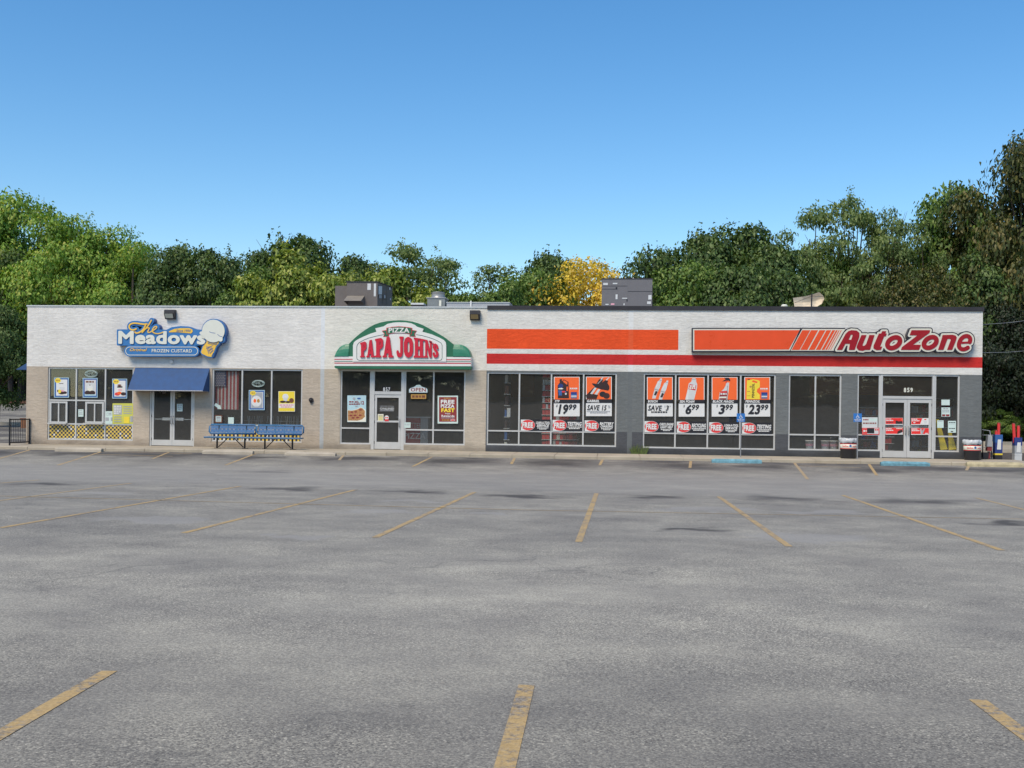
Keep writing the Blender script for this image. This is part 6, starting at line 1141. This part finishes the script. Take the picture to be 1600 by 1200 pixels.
for a in [
    ('ygreen', -40, 303, 170, 34, 'tall yellow green tree cut by the left edge of the photo'),
    ('ygreen', 38, 300, 120, 36, 'tallest yellow green tree at the upper left'),
    ('ygreen', 95, 340, 150, 31, 'yellow green tree over the left end of the roof'),
    ('ygreen', 165, 352, 130, 33, 'yellow green tree above the blue custard sign, left of the dark dome shaped tree'),
    ('ygreen', 212, 382, 90, 31, 'small yellow green tree at the edge of the dark dome shaped tree'),
    ('dark', 20, 395, 140, 27, 'dark green tree low over the left corner of the roof'),
    ('dark', 165, 430, 120, 24, 'low dark green tree over the left wall lamp side of the roof'),
    ('dark', 285, 388, 110, 28, 'dark rounded tree over the awning, left half of the dome'), ('dark', 335, 392, 110, 27, 'dark rounded tree over the awning, right half of the dome'),
    ('dark', 400, 396, 60, 33, 'slim green tree peeking between the dark dome and the bright maple'), ('mid', 392, 418, 90, 26, 'green tree filling the dip left of the bright maple'),
    ('dark', 462, 370, 74, 34, 'dark treetop rising behind the bright maple'), ('olive', 475, 390, 150, 26, 'bright green maple left of the brown rooftop unit'), ('olive', 430, 412, 90, 24, 'bright green maple at the foot of the dark treetop'),
    ('dark', 548, 404, 80, 31, 'dark green tree above the brown rooftop unit'), ('olive', 590, 416, 110, 25, 'bright green maple behind the right end of the brown rooftop unit'), ('olive', 530, 418, 90, 24, 'bright green maple behind the left end of the brown rooftop unit'),
    ('airy', 635, 380, 90, 30, 'feathery tree with sky showing through, left one above the roof fan'), ('airy', 682, 393, 84, 31, 'feathery tree with sky showing through, right one above the roof fan'), ('olive', 632, 428, 70, 25, 'short green tree behind the roof fan'),
    ('mid', 738, 461, 50, 28, 'lowest treetop, above the second wall lamp'), ('mid', 700, 455, 60, 27, 'low green treetop right behind the roof fan'),
    ('airy', 785, 406, 70, 31, 'feathery tree left of the yellow tree, left of the gap'), ('dark', 862, 398, 62, 33, 'dark treetop beside the yellow tree'), ('mid', 832, 424, 90, 27, 'green tree between the feathery tree and the yellow tree'), ('mid', 790, 440, 80, 25, 'low green tree at the foot of the feathery tree'),
    ('yellow', 898, 404, 84, 28, 'yellow autumn tree, left half beside the large grey rooftop unit'), ('yellow', 938, 402, 70, 30, 'yellow orange autumn tree behind the large grey rooftop unit'),
    ('dark', 1040, 392, 82, 28, 'dark maple right beside the large grey rooftop unit'), ('dark', 1105, 366, 100, 31, 'dark maple in the middle of the dark group'), ('dark', 1162, 354, 90, 33, 'tallest maple of the dark group'), ('dark', 1205, 380, 84, 30, 'dark maple at the right end of the dark group'), ('mid', 1075, 412, 90, 25, 'lower green maple in front of the dark group'), ('dark', 1150, 418, 110, 24, 'low dark maple in front of the dark group'), ('dark', 1215, 425, 90, 25, 'low dark maple left of the tan dish'),
    ('airy', 1272, 322, 120, 32, 'tall open tree above the tan dish, left one'), ('airy', 1335, 306, 120, 33, 'tall open tree above the tan dish, middle one'), ('airy', 1376, 318, 80, 31, 'tall open tree above the tan dish, right one'), ('mid', 1300, 400, 90, 30, 'green tree filling the open trees above the tan dish'),
    ('brown', 1400, 404, 120, 27, 'dark olive tree low between the open trees and the tall right group'), ('brown', 1350, 425, 110, 25, 'low olive tree right of the tan dish'),
    ('airy', 1455, 335, 90, 31, 'open topped tree at the left side of the tall right group'), ('mid', 1492, 292, 90, 34, 'bright topped tree in the tall right group'), ('brown', 1450, 410, 120, 26, 'low brownish tree over the red letters'), ('brown', 1530, 300, 130, 31, 'brownish green tree left of the tallest tree'), ('brown', 1592, 232, 130, 30, 'tallest brownish tree at the upper right'), ('dark', 1520, 400, 130, 25, 'dark tree over the right end of the roof'), ('brown', 1640, 190, 130, 27, 'tall brownish tree cut by the right edge of the photo'), ('brown', 1600, 370, 120, 24, 'dark brownish tree past the right corner of the building'), ('dark', 1640, 330, 120, 26, 'dark tree cut by the right edge behind the blue stands')]: tree(*a)
for px, top, wp, y, g, lab in ((1560, 640, 60, 36.8, 'mid', 'low dark green bush between the near black trees and the side road'), (1560, 470, 90, 42, 'dark', 'dark tree low beyond the side road, nearer the building'), (1610, 460, 90, 40, 'dark', 'dark tree low beyond the side road, nearer the right edge'), (1655, 470, 90, 43, 'dark', 'dark tree low beyond the side road, outside the right edge'), (1585, 640, 60, 38.5, 'mid', 'green bush beyond the side road behind the blue stands'), (1545, 655, 40, 38, 'mid', 'small green bush beyond the side road by the right corner'), (1630, 640, 50, 38, 'mid', 'green bush beyond the side road at the right edge')):
    tree(g, px, top, wp, y, lab, 'trees and bushes past the right corner', nm='bush' if top > 600 else None)
for px, top, wp, y, lab in ((1548, 476, 110, 37.5, 'tree with deep shade in its leaf colour, beyond the side road, touching the building corner'), (1590, 468, 120, 38, 'tree with deep shade in its leaf colour, beyond the side road behind the blue stands'), (1640, 470, 130, 37.5, 'tree with deep shade in its leaf colour, beyond the side road at the right edge')):
    tree('pine', px, top, wp, y, lab, 'trees and bushes past the right corner')  # dark gap below the roofline, its shade painted as near black foliage
for px, top, wp, y, lab in ((25, 470, 80, 52, 'dark tree behind the left side lot, nearer the building'), (-25, 460, 80, 50, 'dark tree behind the left side lot, at the edge'), (60, 480, 70, 54, 'dark tree behind the left side lot, mostly hidden by the building'), (-60, 450, 80, 50, 'dark tree behind the left side lot, outside the edge')):
    t = tree('dark', px, top, wp, y, lab, 'dark trees behind the left side lot')
t = tree('dark', -2, 478, 92, 11.7, 'small leafy tree with a bare trunk on the kerb island at the left edge', None, nm='young_tree'); 
# street and woods behind the camera (seen only in the window glass)
rb = random.Random(5)
for k in range(16):
    x = -62+k*8+rb.uniform(-2, 2); tree(('dark', 'brown', 'mid')[k % 3], k, 0, 0, 0, 'dark tree across the street, mirrored in the shop windows', 'trees across the street mirrored in the glass', xy=(x, -103+rb.uniform(-4, 4)), h=rb.uniform(11, 16), wd=rb.uniform(9, 12))
for k in range(20):
    tree(('dark', 'brown')[k % 2], 40+k, 0, 0, 0, 'leafy undergrowth across the street, mirrored in the shop windows', 'undergrowth across the street mirrored in the glass', xy=(-66+k*6.6, -99+rb.uniform(-1, 1)), h=rb.uniform(5, 7.5), wd=11, z0=1.6, nm='bush')
for k in range(9):
    tree(('dark', 'brown')[k % 2], 70+k, 0, 0, 0, 'dark undergrowth beyond the side road, past the right corner', 'undergrowth past the right corner', xy=(8+k*7, 50+rb.uniform(-2, 2)), h=rb.uniform(7, 9), wd=11, z0=-1.5, nm='bush')
for k in range(8):
    tree(('dark', 'mid')[k % 2], 90+k, 0, 0, 0, 'dark undergrowth behind the left side lot', 'undergrowth behind the left side lot', xy=(-20-k*7, 55+rb.uniform(-2, 2)), h=rb.uniform(8, 10), wd=11, z0=.3, nm='bush')
b = MB(); b.bbox(-80, -91.7, 3.2, 80, -91.4, 3.62, M['conc'], .03); b.build('kerb', kind='structure')
def car():
    x, y, z = 13.5, -86, H(0, -86)+.02; a = empty('parked_car', (x, y, z), 'silver car parked on the far side, mirrored in the plain window pane', 'car'); CP = paint('car_silver', (.52, .53, .53), .25, .03, .5, spec=.6); CG = paint('car_glass', (.02, .03, .035), .08)
    body = [(-2.3, .28), (2.25, .28), (2.35, .55), (2.2, .82), (1.2, .92), (-1.5, .95), (-2.3, .85), (-2.4, .6)]; b = MB(); n = len(body)
    prof = [(-.88, .94), (-.80, 1), (.80, 1), (.88, .94)]; vs = []
    for yy, s in prof: vs += [(x+p[0]*s, y+yy, z+.28+(p[1]-.28)*s) for p in body]
    fs = [tuple(range(n)), tuple(reversed(range(3*n, 4*n)))]+[(r_*n+k, r_*n+(k+1) % n, (r_+1)*n+(k+1) % n, (r_+1)*n+k) for r_ in range(3) for k in range(n)]; b.mesh(vs, fs, CP); b.build('body', a)
    cab = [(-1.7, .93), (1.15, .91), (.45, 1.42), (-1.0, 1.44)]; b = MB(); vs = [(x+p[0], y+s*(.78 if p[1] < 1 else .62), z+p[1]) for s in (-1, 1) for p in cab]; b.mesh(vs, [(0, 1, 2, 3), (7, 6, 5, 4), (1, 5, 6, 2), (0, 3, 7, 4)], CG); b.mesh([(vs[2][0], vs[2][1], vs[2][2]+.01), (vs[6][0], vs[6][1], vs[6][2]+.01), (vs[7][0], vs[7][1], vs[7][2]+.01), (vs[3][0], vs[3][1], vs[3][2]+.01)], [(0, 1, 2, 3)], CP); b.build('cabin', a)
    for wx in (-1.45, 1.4):
        for s in (-1, 1): b = MB(); b.tube([(x+wx, y+s*.70, z+.32), (x+wx, y+s*.90, z+.32)], .32, M['black'], 20); b.tube([(x+wx, y+s*.90, z+.32), (x+wx, y+s*.905, z+.32)], .19, M['alu'], 14); b.build('wheel', a)
    a.rotation_euler.z = 0; 
    for s in (-.6, .6): b = MB(); b.ext([(x+2.2, z+.58), (x+2.34, z+.58), (x+2.28, z+.72), (x+2.2, z+.74)], y+s-.15, y+s+.15, M['white']); b.build('headlight', a)
car()
